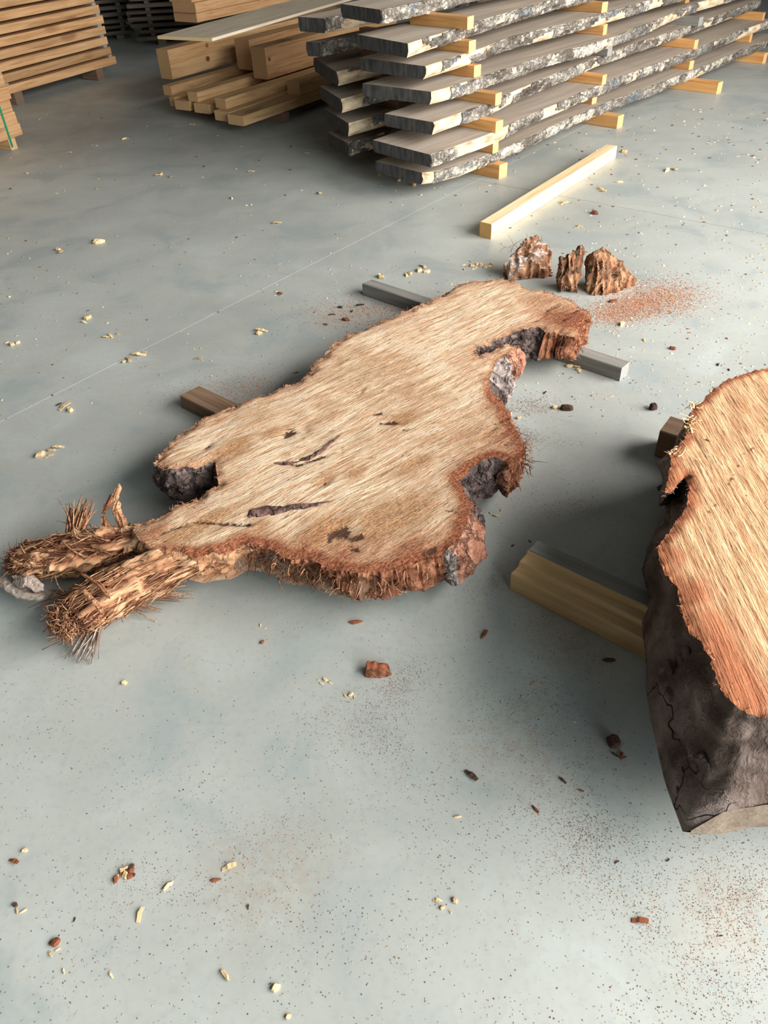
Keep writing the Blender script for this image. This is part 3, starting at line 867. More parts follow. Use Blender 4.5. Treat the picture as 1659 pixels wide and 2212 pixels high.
def normals2(p):
    d = np.roll(p, -2, 0) - np.roll(p, 2, 0)
    k = 5
    d = sum(np.roll(d, j, 0) for j in range(-k, k + 1))
    n = np.c_[d[:, 1], -d[:, 0]]
    n /= np.linalg.norm(n, axis=1)[:, None] + 1e-9
    area_ = 0.5 * np.sum(p[:, 0] * np.roll(p[:, 1], -1) - np.roll(p[:, 0], -1) * p[:, 1])
    return n if area_ > 0 else -n

def inside_poly(q, poly):
    x, y = q[:, 0], q[:, 1]; c = np.zeros(len(q), bool)
    a = poly; b = np.roll(poly, -1, 0)
    for (x1, y1), (x2, y2) in zip(a, b):
        k = ((y1 > y) != (y2 > y))
        if k.any():
            c ^= k & (x < (x2 - x1) * (y - y1) / (y2 - y1 + 1e-12) + x1)
    return c

def edge_dist(q, poly):
    out = np.full(len(q), 9.0)
    p = poly
    for k in range(0, len(q), 4000):
        d = np.linalg.norm(q[k:k + 4000, None, :] - p[None], axis=2)
        out[k:k + 4000] = d.min(1)
    return out

def cdt_face(poly, step, jit=0.35, seed=1):
    """triangulated face filling a closed outline; outline vertices come first"""
    r = np.random.default_rng(seed)
    mn, mx = poly.min(0), poly.max(0)
    gx, gy = np.meshgrid(np.arange(mn[0], mx[0], step), np.arange(mn[1], mx[1], step * .87))
    gx[1::2] += step / 2
    g = np.c_[gx.ravel(), gy.ravel()] + r.uniform(-jit, jit, (gx.size, 2)) * step
    g = g[inside_poly(g, poly)]
    g = g[edge_dist(g, poly) > step * 0.55]
    allp = np.vstack([poly, g])
    n = len(poly)
    res = delaunay_2d_cdt([Vector(p) for p in allp], [(i, (i + 1) % n) for i in range(n)], [], 1, 1e-7)
    V = np.array([tuple(v) for v in res[0]])
    return V, res[2]

def to_local(w, O, ang):
    w = np.asarray(w, float); c, s = math.cos(ang), math.sin(ang)
    d = w - np.asarray(O)
    return np.stack([d[..., 0] * c + d[..., 1] * s, -d[..., 0] * s + d[..., 1] * c, d[..., 2]], -1)

def strands(paths, mat, name, parent, sides=3, kind='stuff', label=None, tone=None):
    """paths: list of (points Nx3, radius start, radius end, flat) -> joined thin tubes"""
    V = []; F = []; T = []
    for pi, (pts, r0, r1, flat) in enumerate(paths):
        pts = np.asarray(pts); n = len(pts)
        tan = np.gradient(pts, axis=0); tan /= np.linalg.norm(tan, axis=1)[:, None] + 1e-9
        ref = np.array([0, 0, 1.0]) if abs(tan[0, 2]) < .9 else np.array([1.0, 0, 0])
        a = np.cross(tan, ref); a /= np.linalg.norm(a, axis=1)[:, None] + 1e-9
        b = np.cross(a, tan)
        rot = (pi * 2.399) % math.pi
        base = len(V) if isinstance(V, list) else 0
        tv = (math.sin(pi * 12.9898) * 43758.5453) % 1.0
        for i in range(n):
            r = r0 + (r1 - r0) * i / (n - 1)
            for k in range(sides):
                th = 2 * math.pi * k / sides + rot
                V.append(pts[i] + a[i] * r * math.cos(th) + b[i] * r * flat * math.sin(th)); T.append(tv)
        for i in range(n - 1):
            for k in range(sides):
                F.append((base + i * sides + k, base + i * sides + (k + 1) % sides, base + (i + 1) * sides + (k + 1) % sides, base + (i + 1) * sides + k))
        F.append(tuple(base + k for k in range(sides))[::-1]); F.append(tuple(base + (n - 1) * sides + k for k in range(sides)))
    me = mesh(name, V, F)
    T = np.array(T)
    set_color(me, 'tone', np.c_[T, T, T])
    o = link(name, me, mat, parent, True)
    if kind: o['kind'] = kind
    if label: o['label'] = label
    return o

def tube_body(path, rad, name, mat, parent, nseg=44, nring=140, ridge=0.012, flat=0.8, seed=0, label=None, cap=True, stretch=9, hole=0.0):
    """gnarled tapering limb: path Nx3 (local), radii; ridges run along the limb"""
    path = np.asarray(path, float); rad = np.asarray(rad, float)
    s = np.r_[0, np.cumsum(np.linalg.norm(np.diff(path, axis=0), axis=1))]
    t = np.linspace(0, s[-1], nring)
    # smooth interpolation
    pts = np.array([np.interp(t, s, path[:, k]) for k in range(3)]).T
    k = max(3, nring // 10) | 1
    pad = np.pad(pts, ((k // 2, k // 2), (0, 0)), 'edge')
    pts = np.array([np.convolve(pad[:, j], np.ones(k) / k, 'valid') for j in range(3)]).T
    rr = np.interp(t, s, rad)
    tan = np.gradient(pts, axis=0); tan /= np.linalg.norm(tan, axis=1)[:, None]
    a = np.cross(tan, [0, 0, 1.0]); a /= np.linalg.norm(a, axis=1)[:, None]
    b = np.cross(a, tan)
    th = np.linspace(0, 2 * math.pi, nseg, endpoint=False)
    TH, TT = np.meshgrid(th, t)
    tw = TH + TT * 1.6
    q = np.c_[(np.cos(tw) * 3.0).ravel(), (np.sin(tw) * 3.0).ravel(), (TT * stretch).ravel()]
    q2 = np.c_[(np.cos(tw) * 7.0).ravel(), (np.sin(tw) * 7.0).ravel(), (TT * stretch * 1.3).ravel()]
    d = (fbm(q, 3, seed) * 1.3 - np.abs(vn(q2, seed + 3)) * 0.9 + 0.25).reshape(TH.shape)
    lowf = fbm(np.c_[(np.cos(TH) * 1.1).ravel(), (np.sin(TH) * 1.1).ravel(), (TT * 11).ravel()], 2, seed + 50).reshape(TH.shape)
    R = rr[:, None] * (1 + 0.12 * np.cos(2 * TH + seed) + .42 * lowf) + ridge * d
    V = pts[:, None, :] + a[:, None, :] * (R * np.cos(TH))[..., None] + b[:, None, :] * (R * flat * np.sin(TH))[..., None]
    V = V.reshape(-1, 3); F = []
    for i in range(nring - 1):
        for j in range(nseg):
            F.append((i * nseg + j, i * nseg + (j + 1) % nseg, (i + 1) * nseg + (j + 1) % nseg, (i + 1) * nseg + j))
    tone = np.clip(0.5 + 0.6 * d.ravel(), 0, 1)
    V = list(map(tuple, V))
    for end, ring in ((0, 0), (1, nring - 1)):
        c = len(V)
        dirv = -tan[0] if end == 0 else tan[-1]
        V.append(tuple(pts[ring] + dirv * rr[ring] * (0.25 - hole * end)))
        tone = np.r_[tone, 0.25]
        for j in range(nseg):
            fa = (ring * nseg + j, ring * nseg + (j + 1) % nseg, c)
            F.append(fa if end else fa[::-1])
    me = mesh(name, V, F)
    bmm = bmesh.new(); bmm.from_mesh(me); bmesh.ops.recalc_face_normals(bmm, faces=bmm.faces[:]); bmm.to_mesh(me); bmm.free()
    set_color(me, 'tone', np.c_[tone, tone, tone])
    o = link(name, me, mat, parent, True)
    if label: o['label'] = label
    return o, pts, rr

def hair(start, dir_, L, curl, r, n=5):
    d = np.array(dir_, float); d /= np.linalg.norm(d) + 1e-9
    pts = [np.array(start, float)]
    bend = r.normal(0, 1, 3) * curl
    for k in range(n - 1):
        pts.append(pts[-1] + d * L / (n - 1)); d = d + bend / (n - 1); d /= np.linalg.norm(d)
    return np.array(pts)

# ------------------------------------------------------------------ the root slab
SZ = 0.165                                # height of its sawn face
HO = np.array([*P(760, 960, SZ)[:2], 0.0])
HA = ang_of(P(320, 1150, SZ), P(1240, 690, SZ))
slab_root = empty('sawn_root', HO, HA)
tag(slab_root, 'big irregular root slab with torn reddish rim and shredded root ends, lying on bearers', 'wood slab')
HL = lambda x, y, z=SZ: to_local(P(x, y, z), HO, HA)
# outline of the sawn face; kind: 0 torn red rim, 1 dark bark wall, 2 whitish bark, 3 pinkish lumpy bark, 4 fibrous neck ; last: how far the foot of the wall stands out
OUT = [(292, 1150, 4, .0), (283, 1136, 4, .0), (300, 1129, 0, .0), (340, 1118, 0, .0), (374, 1097, 0, .0), (410, 1087, 0, .01), (440, 1064, 1, .01), (471, 1046, 1, .0),
       (468, 1020, 1, .0), (465, 996, 1, .0), (425, 1006, 1, .02), (385, 1012, 1, .02), (360, 1014, 1, .01), (333, 999, 0, .0), (341, 989, 0, 0), (363, 961, 0, 0), (394, 930, 0, 0),
       (415, 919, 0, 0), (435, 905, 0, 0), (471, 886, 0, 0), (500, 877, 0, 0), (542, 859, 0, 0), (602, 837, 0, 0), (640, 822, 0, 0), (658, 814, 0, 0), (673, 799, 0, 0),
       (673, 784, 0, 0), (699, 769, 0, 0), (714, 747, 0, 0), (751, 724, 0, 0), (826, 691, 0, 0), (900, 661, 0, 0), (953, 635, 0, 0), (991, 610, 0, 0), (1023, 607, 0, 0),
       (1085, 598, 0, 0), (1120, 610, 0, 0), (1145, 622, 0, 0), (1179, 625, 0, 0), (1211, 635, 0, 0), (1233, 644, 0, 0), (1251, 660, 0, 0), (1273, 669, 0, 0), (1281, 679, 0, 0),
       (1273, 694, 0, .01), (1248, 704, 0, .01), (1253, 722, 0, .01), (1236, 726, 0, .02), (1205, 716, 0, .03), (1180, 716, 1, .04), (1164, 703, 1, .05), (1117, 713, 1, .04), (1085, 726, 1, .02),
       (1054, 741, 1, .0), (1020, 750, 1, .0), (1034, 765, 1, .0), (1063, 754, 3, .0), (1095, 738, 3, .0), (1120, 746, 3, .02), (1092, 764, 2, .05), (1074, 774, 2, .06), (1067, 792, 2, .07),
       (1057, 815, 1, .06), (1063, 845, 0, .03), (1085, 870, 0, .01), (1097, 886, 0, 0), (1105, 909, 0, 0), (1117, 929, 0, 0), (1131, 948, 0, 0), (1138, 964, 0, 0), (1125, 987, 0, .01),
       (1105, 1008, 3, .01), (1093, 990, 1, .02), (1067, 984, 1, .035), (1033, 996, 1, .045), (992, 1028, 1, .035), (1007, 1065, 1, .035), (1030, 1087, 1, .02), (1016, 1096, 3, .03),
       (1006, 1130, 3, .05), (992, 1162, 3, .05), (970, 1180, 2, .04), (958, 1188, 0, .03), (902, 1207, 0, .02), (845, 1227, 0, .01), (772, 1236, 0, .0), (723, 1224, 0, -.01), (707, 1222, 0, -.03),
       (667, 1204, 0, -.05), (610, 1199, 0, -.06), (582, 1182, 0, -.05), (529, 1168, 4, -.03), (488, 1187, 4, -.03), (425, 1197, 4, -.02), (378, 1188, 4, 0), (331, 1183, 4, 0), (302, 1168, 4, 0)]
raw = np.array([[*HL(x, y)[:2], k, fl] for x, y, k, fl in OUT])
op, t_, s_ = resample(raw, 0.0055)
seg_i = np.clip(np.searchsorted(s_, t_ + 1e-9) - 1, 0, len(OUT) - 1)
kinds = np.array([OUT[i][2] for i in seg_i])
flare = op[:, 3].copy()
nm = normals2(op[:, :2])
amp = np.where(kinds == 0, 0.006, np.where(kinds == 4, 0.005, 0.003))
jag = fbm(np.c_[op[:, 0] * 28, op[:, 1] * 28, np.zeros(len(op))], 3, 11) + 0.8 * rng.uniform(-1, 1, len(op)) * (kinds == 0)
outl = op[:, :2] + nm * (amp * jag)[:, None]
nO = len(outl)
V2, tris = cdt_face(outl, 0.0085, seed=3)
ed = edge_dist(V2, outl)
Vz = np.full(len(V2), SZ)
und = 0.008 * fbm(np.c_[V2 * 4, np.zeros(len(V2))], 3, 5) + 0.003 * fbm(np.c_[V2[:, :1] * 14, V2[:, 1:] * 60, np.zeros(len(V2))], 3, 6)
rimr = smooth(0.03, 0.0, ed)
Vz = Vz + und - 0.010 * rimr * (0.6 + fbm(np.c_[V2 * 30, np.zeros(len(V2))], 2, 8)) + rimr * 0.003 * rng.uniform(-1, 1, len(V2))
# colour masks on the wood itself
low_ = smooth(.02, -.12, V2[:, 1])
R_ = 0.95 * smooth(0.05, 0.0, ed) * (.75 + .25 * low_) + .6 * low_ * smooth(.14, .0, ed)
R_ = np.maximum(R_, .42 * smooth(.13, .0, ed))
G_ = np.clip(0.5 + 1.2 * fbm(np.c_[V2 * 3.0, np.zeros(len(V2)) + 3], 3, 15), 0, 1) * 0.45
B_ = np.zeros(len(V2))
def blob(x, y, rl, rw, ang=0.0):
    q = HL(x, y)[:2]; d = V2 - q; c, s = math.cos(ang), math.sin(ang)
    u = (d[:, 0] * c + d[:, 1] * s) / rl; w = (-d[:, 0] * s + d[:, 1] * c) / rw
    return np.exp(-(u * u + w * w))
for (x, y, rl, rw, an, k) in [(1235, 690, .13, .16, 0, 1.3), (1180, 650, .10, .10, 0, .75), (1120, 940, .13, .10, 0, 1.0), (1075, 870, .12, .06, 0, .75), (1020, 930, .12, .05, 0, .5), (600, 850, .3, .02, 0, .5), (850, 700, .3, .025, 0, .45), (640, 1190, .16, .05, 0.1, .7), (740, 1200, .12, .06, 0, .9),
                              (880, 1190, .14, .05, 0, 1.0), (330, 1150, .07, .04, 0, .9), (940, 1150, .07, .06, 0, .45), (1150, 640, .10, .05, 0, .4), (360, 1000, .06, .03, 0, .5), (1030, 770, .05, .03, 0, .6), (470, 1140, .10, .035, 0, .35),
                              (480, 1000, .05, .03, 0, .6)]:
    R_ = np.maximum(R_, k * blob(x, y, rl, rw, an))
for (x, y, rl, rw, an, k) in [(870, 905, .07, .045, -.2, 1.0), (690, 1150, .16, .07, 0, .9), (860, 1110, .16, .09, 0, 1.0), (420, 1140, .16, .04, 0, 1.0), (500, 970, .10, .06, 0, .8), (900, 1000, .10, .03, 0, .9),
                              (770, 1020, .06, .03, 0, .8), (590, 935, .09, .04, 0, .6), (700, 1040, .06, .03, 0, .7), (1040, 1080, .05, .08, 0, .8), (560, 1130, .05, .05, 0, .6)]:
    G_ = np.maximum(G_, k * blob(x, y, rl, rw, an))
for (x, y, rl, rw, an, k) in [(625, 935, .035, .018, .1, 1.1), (655, 925, .02, .02, .5, .8), (735, 1150, .035, .030, 0, 1.1), (770, 1160, .035, .014, -.4, 1.0), (715, 1160, .03, .012, .4, .9), (760, 1180, .012, .03, .2, .9),
                              (447, 965, .018, .010, .3, .9), (775, 850, .025, .008, .1, .8), (700, 1045, .018, .008, 0, .8), (845, 912, .045, .011, -.75, 1.0), (815, 893, .03, .011, -.6, 1.0), (880, 925, .03, .010, -.3, .8), (1190, 665, .05, .007, 0, .9), (1220, 690, .06, .007, 0, .9), (1160, 690, .05, .006, 0, .8), (1240, 672, .04, .007, 0, .9), (1085, 905, .05, .006, .1, .8), (1060, 930, .05, .006, .1, .7), (1100, 950, .04, .006, .1, .8), (1040, 885, .05, .006, 0, .7),
                              (930, 1185, .035, .012, 0, .9), (972, 1100, .012, .03, .3, .7)]:
    B_ = np.maximum(B_, k * blob(x, y, rl, rw, an))
# long drying crack across the neck
for (x0, y0, x1, y1) in [(350, 1150, 420, 1128), (420, 1128, 480, 1130), (480, 1130, 535, 1132), (640, 1005, 700, 985), (600, 1000, 650, 1003)]:
    for f in np.linspace(0, 1, 12):
        B_ = np.maximum(B_, 1.0 * blob(x0 + (x1 - x0) * f, y0 + (y1 - y0) * f, .010, .006))
Vz -= 0.008 * np.clip(B_, 0, 1)
top = np.c_[V2, Vz]
bot = np.c_[V2, np.full(len(V2), SL_B + .006)]
me = mesh('sawn_face', top, tris)
if me.polygons[0].normal.z < 0: me.flip_normals()
set_color(me, 'tone', np.c_[R_, G_, B_])
o = link('sawn_face', me, MAT['slab'], slab_root, True); tag(o, 'ripped tan face with streaky grain and brown blotches')
me = mesh('underside', bot, [tuple(reversed(t)) for t in tris])
if me.polygons[0].normal.z > 0: me.flip_normals()
set_color(me, 'tone', np.c_[R_ * 0 + .3, G_, B_ * 0])
link('underside', me, MAT['slab'], slab_root)

# wall strips round the rim, one part for every run of one kind
nm = normals2(outl)
ROWS = 12
zz = np.linspace(0, 1, ROWS)
wallV = np.zeros((nO, ROWS, 3))
zt_ = Vz[:nO]
for r_ in range(ROWS):
    f = zz[r_]
    bul = np.sin(math.pi * f) * np.where(kinds == 3, .018, np.where(kinds == 0, .004, .006)) + np.where(kinds == 0, .016 * vn(np.c_[outl * 17, np.full(nO, f * 3.4)], 51), 0) * (1 if r_ else 0)
    base = np.where(kinds == 0, -0.012, 0) * f
    q3 = np.c_[outl * 38, np.full(nO, f * 5.0)]
    ridg = np.where(kinds == 0, .015, np.where((kinds == 1) | (kinds == 2), .009, .018)) * fbm(q3, 3, 31) * (1 if r_ else 0)
    plate = np.where((kinds == 1) | (kinds == 2), .010 * np.abs(vn(np.c_[outl * 22, np.full(nO, f * 2.2)], 41)), 0) * (1 if r_ else 0)
    off = flare * (f ** .8) + bul + base + ridg + plate
    wallV[:, r_, :2] = outl + nm * off[:, None]
    wallV[:, r_, 2] = zt_ + (SL_B + .004 - zt_) * f
wallV[:, -1, 2] += np.where(kinds == 0, 0.012 * np.abs(rng.normal(0, 1, nO)), 0)
names = {0: ('torn_edge', 'torn', 'ragged reddish torn rim'), 1: ('bark_wall', 'dbark', 'dark scaly bark in a notch of the rim'), 2: ('pale_bark', 'wbark', 'whitish flaking bark'),
         3: ('lumpy_bark', 'pink_bark', 'pinkish lumpy bark'), 4: ('neck_side', 'fibre', 'fibrous side of the narrow neck')}
runs = []; i0 = 0; PART_OF = {}
ch_ = [i for i in range(nO) if kinds[i] != kinds[i - 1]]
for a_, b_ in zip(ch_, ch_[1:] + [ch_[0] + nO]):
    runs.append((a_, b_))
for (a_, b_) in runs:
    idx = [i % nO for i in range(a_, b_ + 1)]
    nmn, mt, lb_ = names[int(kinds[a_ % nO])]
    V = wallV[idx].reshape(-1, 3); F = []
    for i in range(len(idx) - 1):
        for r_ in range(ROWS - 1):
            F.append((i * ROWS + r_, (i + 1) * ROWS + r_, (i + 1) * ROWS + r_ + 1, i * ROWS + r_ + 1))
    me = mesh(nmn, V, F)
    me.flip_normals()
    set_color(me, 'tone', np.tile(np.full((len(V), 1), .6), (1, 3)))
    o = link(nmn, me, MAT[mt], slab_root, False); tag(o, lb_)
    for i in idx[:-1]: PART_OF[i] = o

# fuzz along the torn rim: short curled fibres
rr = np.random.default_rng(5)
paths = []
for i in range(nO):
    if kinds[i] not in (0, 4): continue
    cnt = 4 if kinds[i] == 0 else 2
    lower = outl[i, 1] < 0
    for _ in range(cnt):
        f = rr.uniform(0, .9) if lower else rr.uniform(0, .3)
        p = np.array([*(outl[i] + nm[i] * rr.uniform(-.03, .0) * (1 - f)), zt_[i] + (SL_B - zt_[i]) * f + .001])
        d = np.array([*(nm[i] * rr.uniform(.1, 1.0)), rr.uniform(-.5, .9)]) + rr.normal(0, .5, 3)
        paths.append((hair(p, d, rr.uniform(.008, .024), 1.6, rr, 4), rr.uniform(.0007, .0019), .0004, .6))
        if lower and kinds[i] == 0 and rr.uniform() < .35:
            p = np.array([*(outl[i] + nm[i] * rr.uniform(.0, .018)), zt_[i] - rr.uniform(.0, .06)])
            paths.append((hair(p, np.array([nm[i][0] * .6, nm[i][1] * .6, -rr.uniform(.2, 1.2)]) + rr.normal(0, .35, 3), rr.uniform(.02, .05), 1.2, rr, 5), rr.uniform(.0014, .004), .0006, .5))
strands(paths, MAT['fibre_dark'], 'rim_fuzz', slab_root, label='short curled reddish fibres on the torn rim')
# saw fuzz standing on the face near the rim
paths = []
cand = np.where((ed < .10) & (rr.uniform(0, 1, len(V2)) < .30))[0]
for i in cand:
    if rr.uniform() > math.exp(-ed[i] / .035): continue
    p = top[i] + np.array([0, 0, -.001])
    d = rr.normal(0, 1, 3) * np.array([1, 1, .25]) + np.array([0, 0, .25])
    paths.append((hair(p, d, rr.uniform(.006, .014), 1.5, rr, 4), rr.uniform(.0007, .0014), .0004, .6))
strands(paths, MAT['fibre'], 'face_fuzz', slab_root, label='loose saw fuzz on the face near the rim')

# bark plates clinging in the notches (each a proud scale)
def scale_plate(c, n2, w, h, th, seed):
    r = np.random.default_rng(seed)
    k = 7; V = []; F = []
    t2 = np.array([-n2[1], n2[0]])
    angs = np.linspace(0, 2 * math.pi, k, endpoint=False) + r.uniform(-.3, .3, k)
    ring = [(math.cos(a) * w / 2 * r.uniform(.75, 1.1), math.sin(a) * h / 2 * r.uniform(.75, 1.1)) for a in angs]
    for (dd, sc) in ((-.006, 1.0), (th * .6, .95), (th, .6)):
        for (u, v_) in ring:
            V.append((c[0] + t2[0] * u * sc + n2[0] * dd, c[1] + t2[1] * u * sc + n2[1] * dd, c[2] + v_ * sc))
    for L_ in range(2):
        for i in range(k): F.append((L_ * k + i, L_ * k + (i + 1) % k, (L_ + 1) * k + (i + 1) % k, (L_ + 1) * k + i))
    F.append(tuple(2 * k + i for i in range(k)))
    me = mesh('bark_scale', V, F)
    bmm = bmesh.new(); bmm.from_mesh(me); bmesh.ops.recalc_face_normals(bmm, faces=bmm.faces[:]); bmm.to_mesh(me); bmm.free()
    return me
kk = 0
for i in np.where((kinds == 1) | (kinds == 2))[0]:
    if rr.uniform() > .45: continue
    r_ = int(rr.integers(2, ROWS - 1))
    link('bark_scale', scale_plate(wallV[i, r_], nm[i], rr.uniform(.02, .045), rr.uniform(.015, .035), rr.uniform(.003, .009), kk), MAT['dbark' if kinds[i] == 1 else 'wbark'], PART_OF[int(i)]); kk += 1

# bark pockets enclosed in the face
def lens(name, pts_px, z, mat, label, lift=0.004):
    """pts_px: centre line of a pocket as (x, y, half width m)"""
    L = np.array([[*HL(x, y, z)[:2], w] for x, y, w in pts_px])
    q, tt, ss = resample(L, .005, closed=False)
    d = np.gradient(q[:, :2], axis=0); d /= np.linalg.norm(d, axis=1)[:, None]
    n2 = np.c_[-d[:, 1], d[:, 0]]
    K = 11; V = []; F = []
    for i in range(len(q)):
        for k in range(K):
            f = k / (K - 1) * 2 - 1
            w = q[i, 2] * (1 + .15 * vn(np.array([[i * .3, f * 2, 1.0]]), 3)[0])
            p = q[i, :2] + n2[i] * f * w
            zz_ = z + lift * (1 - f ** 4) - .006 * (abs(f) ** 6) + .003 * vn(np.array([[p[0] * 60, p[1] * 60, 0]]), 7)[0]
            V.append((p[0], p[1], zz_))
    for i in range(len(q) - 1):
        for k in range(K - 1):
            F.append((i * K + k, (i + 1) * K + k, (i + 1) * K + k + 1, i * K + k + 1))
    me = mesh(name, V, F)
    if me.polygons[0].normal.z < 0: me.flip_normals()
    o = link(name, me, MAT[mat], slab_root, True); tag(o, label)
lens('bark_pocket', [(538, 1118, .004), (548, 1108, .022), (565, 1105, .028), (590, 1104, .024), (620, 1098, .016), (650, 1095, .014), (685, 1090, .011), (712, 1083, .002)], SZ, 'incl', 'dark purplish bark pocket in the face')
lens('bark_streak', [(592, 1001, .002), (630, 999, .006), (665, 990, .009), (695, 974, .009), (712, 958, .007), (735, 942, .002)], SZ, 'incl', 'thin brown bark streak curving through the face', .003)

# ---- shredded root ends
fib = MAT['fibre']
def WL(x, y, z): return HL(x, y, z)
b1, c1_, r1_ = tube_body([WL(590, 1176, .140), WL(520, 1180, .130), WL(440, 1200, .112), WL(370, 1220, .098), WL(300, 1250, .085), WL(235, 1285, .075), WL(180, 1318, .07), WL(152, 1338, .068)],
                         [.006, .018, .036, .050, .060, .064, .060, .046], 'shredded_root', fib, slab_root, ridge=.026, seed=2, label='thick shredded tan root end with a frayed tip', hole=.5)
b2, c2_, r2_ = tube_body([WL(320, 1160, .11), WL(250, 1176, .10), WL(180, 1190, .09), WL(110, 1205, .08), WL(55, 1212, .07), WL(35, 1214, .065)],
                         [.034, .048, .054, .056, .046, .026], 'shredded_root', MAT['fibre'], slab_root, ridge=.032, seed=7, label='darker shredded root end lying behind the thick one', stretch=14)
rr = np.random.default_rng(12)
def wrap_strands(cl, rad, n, Lr_, lift, rs, curl=.7, splay=0.25, s_lo=0., s_hi=1., tip=1.0):
    out = []
    m = len(cl)
    for _ in range(n):
        i = int(rr.uniform(s_lo, s_hi) * (m - 2)) + 1
        tan = cl[min(i + 1, m - 1)] - cl[i - 1]; tan /= np.linalg.norm(tan)
        a = np.cross(tan, [0, 0, 1.0]); a /= np.linalg.norm(a); b = np.cross(a, tan)
        th = rr.uniform(-.35 * math.pi, 1.35 * math.pi)
        nn = a * math.cos(th) + b * .8 * math.sin(th)
        p = cl[i] + nn * (rad[i] * rr.uniform(.9, 1.12) + lift * rr.uniform(0, 1))
        d = tan * tip * rr.choice([1, 1, 1, -1]) + nn * rr.uniform(-.1, splay) + rr.normal(0, .16, 3)
        pts = hair(p, d, rr.uniform(*Lr_), curl * rr.uniform(.1, 1), rr, 7)
        pts[:, 2] = np.maximum(pts[:, 2], .003)
        out.append((pts, rr.uniform(*rs), rr.uniform(.0004, .0012), rr.uniform(.3, .9)))
    return out
def hug(cl, rad, n, span, lift, rs, flat=.8, s_lo=0., s_hi=1., fray=.0):
    """strands that run along the limb, following its surface, some ends springing loose"""
    out = []; m = len(cl)
    tan = np.gradient(cl, axis=0); tan /= np.linalg.norm(tan, axis=1)[:, None]
    a = np.cross(tan, [0, 0, 1.0]); a /= np.linalg.norm(a, axis=1)[:, None]; b = np.cross(a, tan)
    for _ in range(n):
        i0 = rr.uniform(s_lo, s_hi) * (m - 1); ln = rr.uniform(*span) * (m - 1)
        i1 = min(i0 + ln, (m - 1) * 1.0)
        if i1 - i0 < 6: continue
        th0 = rr.uniform(-.4 * math.pi, 1.4 * math.pi); dth = rr.normal(0, .6); lf = lift * rr.uniform(.2, 1.2); ph = rr.uniform(0, 6.28); wv_ = rr.uniform(0, .10)
        pts = []
        for f in np.linspace(0, 1, 9):
            k = i0 + (i1 - i0) * f; j = int(min(k, m - 1))
            th = th0 + dth * f + wv_ * math.sin(f * 7 + ph)
            R_s = rad[j] * 1.03 + lf * (.4 + f) + fray * max(0, f - .7) * rr.uniform(0, 1)
            pts.append(cl[j] + a[j] * R_s * math.cos(th) + b[j] * R_s * flat * math.sin(th))
        pts = np.array(pts); pts[:, 2] = np.maximum(pts[:, 2], .003)
        out.append((pts, rr.uniform(*rs), rr.uniform(.0006, .0016), rr.uniform(.35, .8)))
    return out
strands(hug(c1_, r1_, 380, (.08, .6), .006, (.0015, .0085), fray=.05), fib, 'root_fibres', b1, label='broad tan fibre ribbons running along the root')
strands(hug(c2_, r2_, 150, (.06, .4), .008, (.0015, .008), fray=.05), fib, 'root_fibres', b2, label='reddish fibre ribbons running along the darker root')
strands(wrap_strands(c1_, r1_, 80, (.03, .07), .004, (.0010, .0026), 1.8, .08), fib, 'root_fibres', b1, label='long tan fibres peeling along the root')
strands(wrap_strands(c1_, r1_, 260, (.010, .032), .002, (.0008, .002), 2.2, .3, .72, 1.0), MAT['fibre_dark'], 'root_fibres', b1, label='short tangled fibres on the frayed tip')
strands(wrap_strands(c2_, r2_, 420, (.010, .035), .006, (.0010, .0026), 2.2, .3), MAT['fibre_dark'], 'root_fibres', b2, label='matted reddish fibres on the darker root')
strands(wrap_strands(c2_, r2_, 60, (.03, .06), .004, (.0012, .003), 1.0, .1), fib, 'root_fibres', b2)

def tip_curls(c, ax, rad, n, name_, mat, L=(.015, .04), par=None):
    out = []
    ax = np.array(ax) / np.linalg.norm(ax)
    for _ in range(n):
        v_ = rr.normal(0, 1, 3); v_ /= np.linalg.norm(v_)
        if v_ @ ax < -.2: v_ = -v_
        p = np.array(c) + v_ * rad * np.array([1, 1, .8]) * rr.uniform(.75, 1.05)
        if p[2] < .006: continue
        d = np.cross(v_, ax) * rr.choice([-1, 1]) + v_ * .35 + rr.normal(0, .35, 3)
        pts = hair(p, d, rr.uniform(*L), 2.6, rr, 7); pts[:, 2] = np.maximum(pts[:, 2], .003)
        out.append((pts, rr.uniform(.0010, .0028), .0006, .6))
    return strands(out, mat, name_, par or b2)
tip_curls(c1_[-1], c1_[-1] - c1_[-12], .052, 420, 'tip_curls', fib, par=b1)
tip_curls(c1_[-1], c1_[-1] - c1_[-12], .050, 260, 'tip_curls', MAT['fibre_dark'], par=b1)
tip_curls(c2_[-8], c2_[-1] - c2_[-12], .040, 300, 'tip_curls', MAT['fibre_dark'])
for i_ in (20, 45, 70, 95, 115):
    tip_curls(c2_[i_], [0, 0, 1], r2_[i_] * 1.0, 110, 'tip_curls', MAT['fibre_dark'] if i_ % 2 else fib, (.012, .03))
def tuft(name, a, b, n, spread, rs, mat, curl=.5, label=None, z0=None, z1=None, wid=.02):
    """loose bundle of strands fanning from a to b (local points)"""
    a = np.array(a); b = np.array(b); L = np.linalg.norm(b - a); d = (b - a) / L
    side = np.cross(d, [0, 0, 1.0]); side /= np.linalg.norm(side)
    out = []
    for _ in range(n):
        f = rr.uniform(-1, 1)
        p = a + side * f * wid * .6 + np.array([0, 0, rr.uniform(-.3, .3) * wid])
        dd = d + side * f * spread + rr.normal(0, .06, 3)
        pts = hair(p, dd, L * rr.uniform(.6, 1.08), curl * rr.uniform(0, 1), rr, 7)
        pts[:, 2] = np.maximum(pts[:, 2], .003)
        out.append((pts, rr.uniform(*rs), rr.uniform(.0005, .0015), rr.uniform(.25, .7)))
    return strands(out, mat, name, slab_root, label=label)
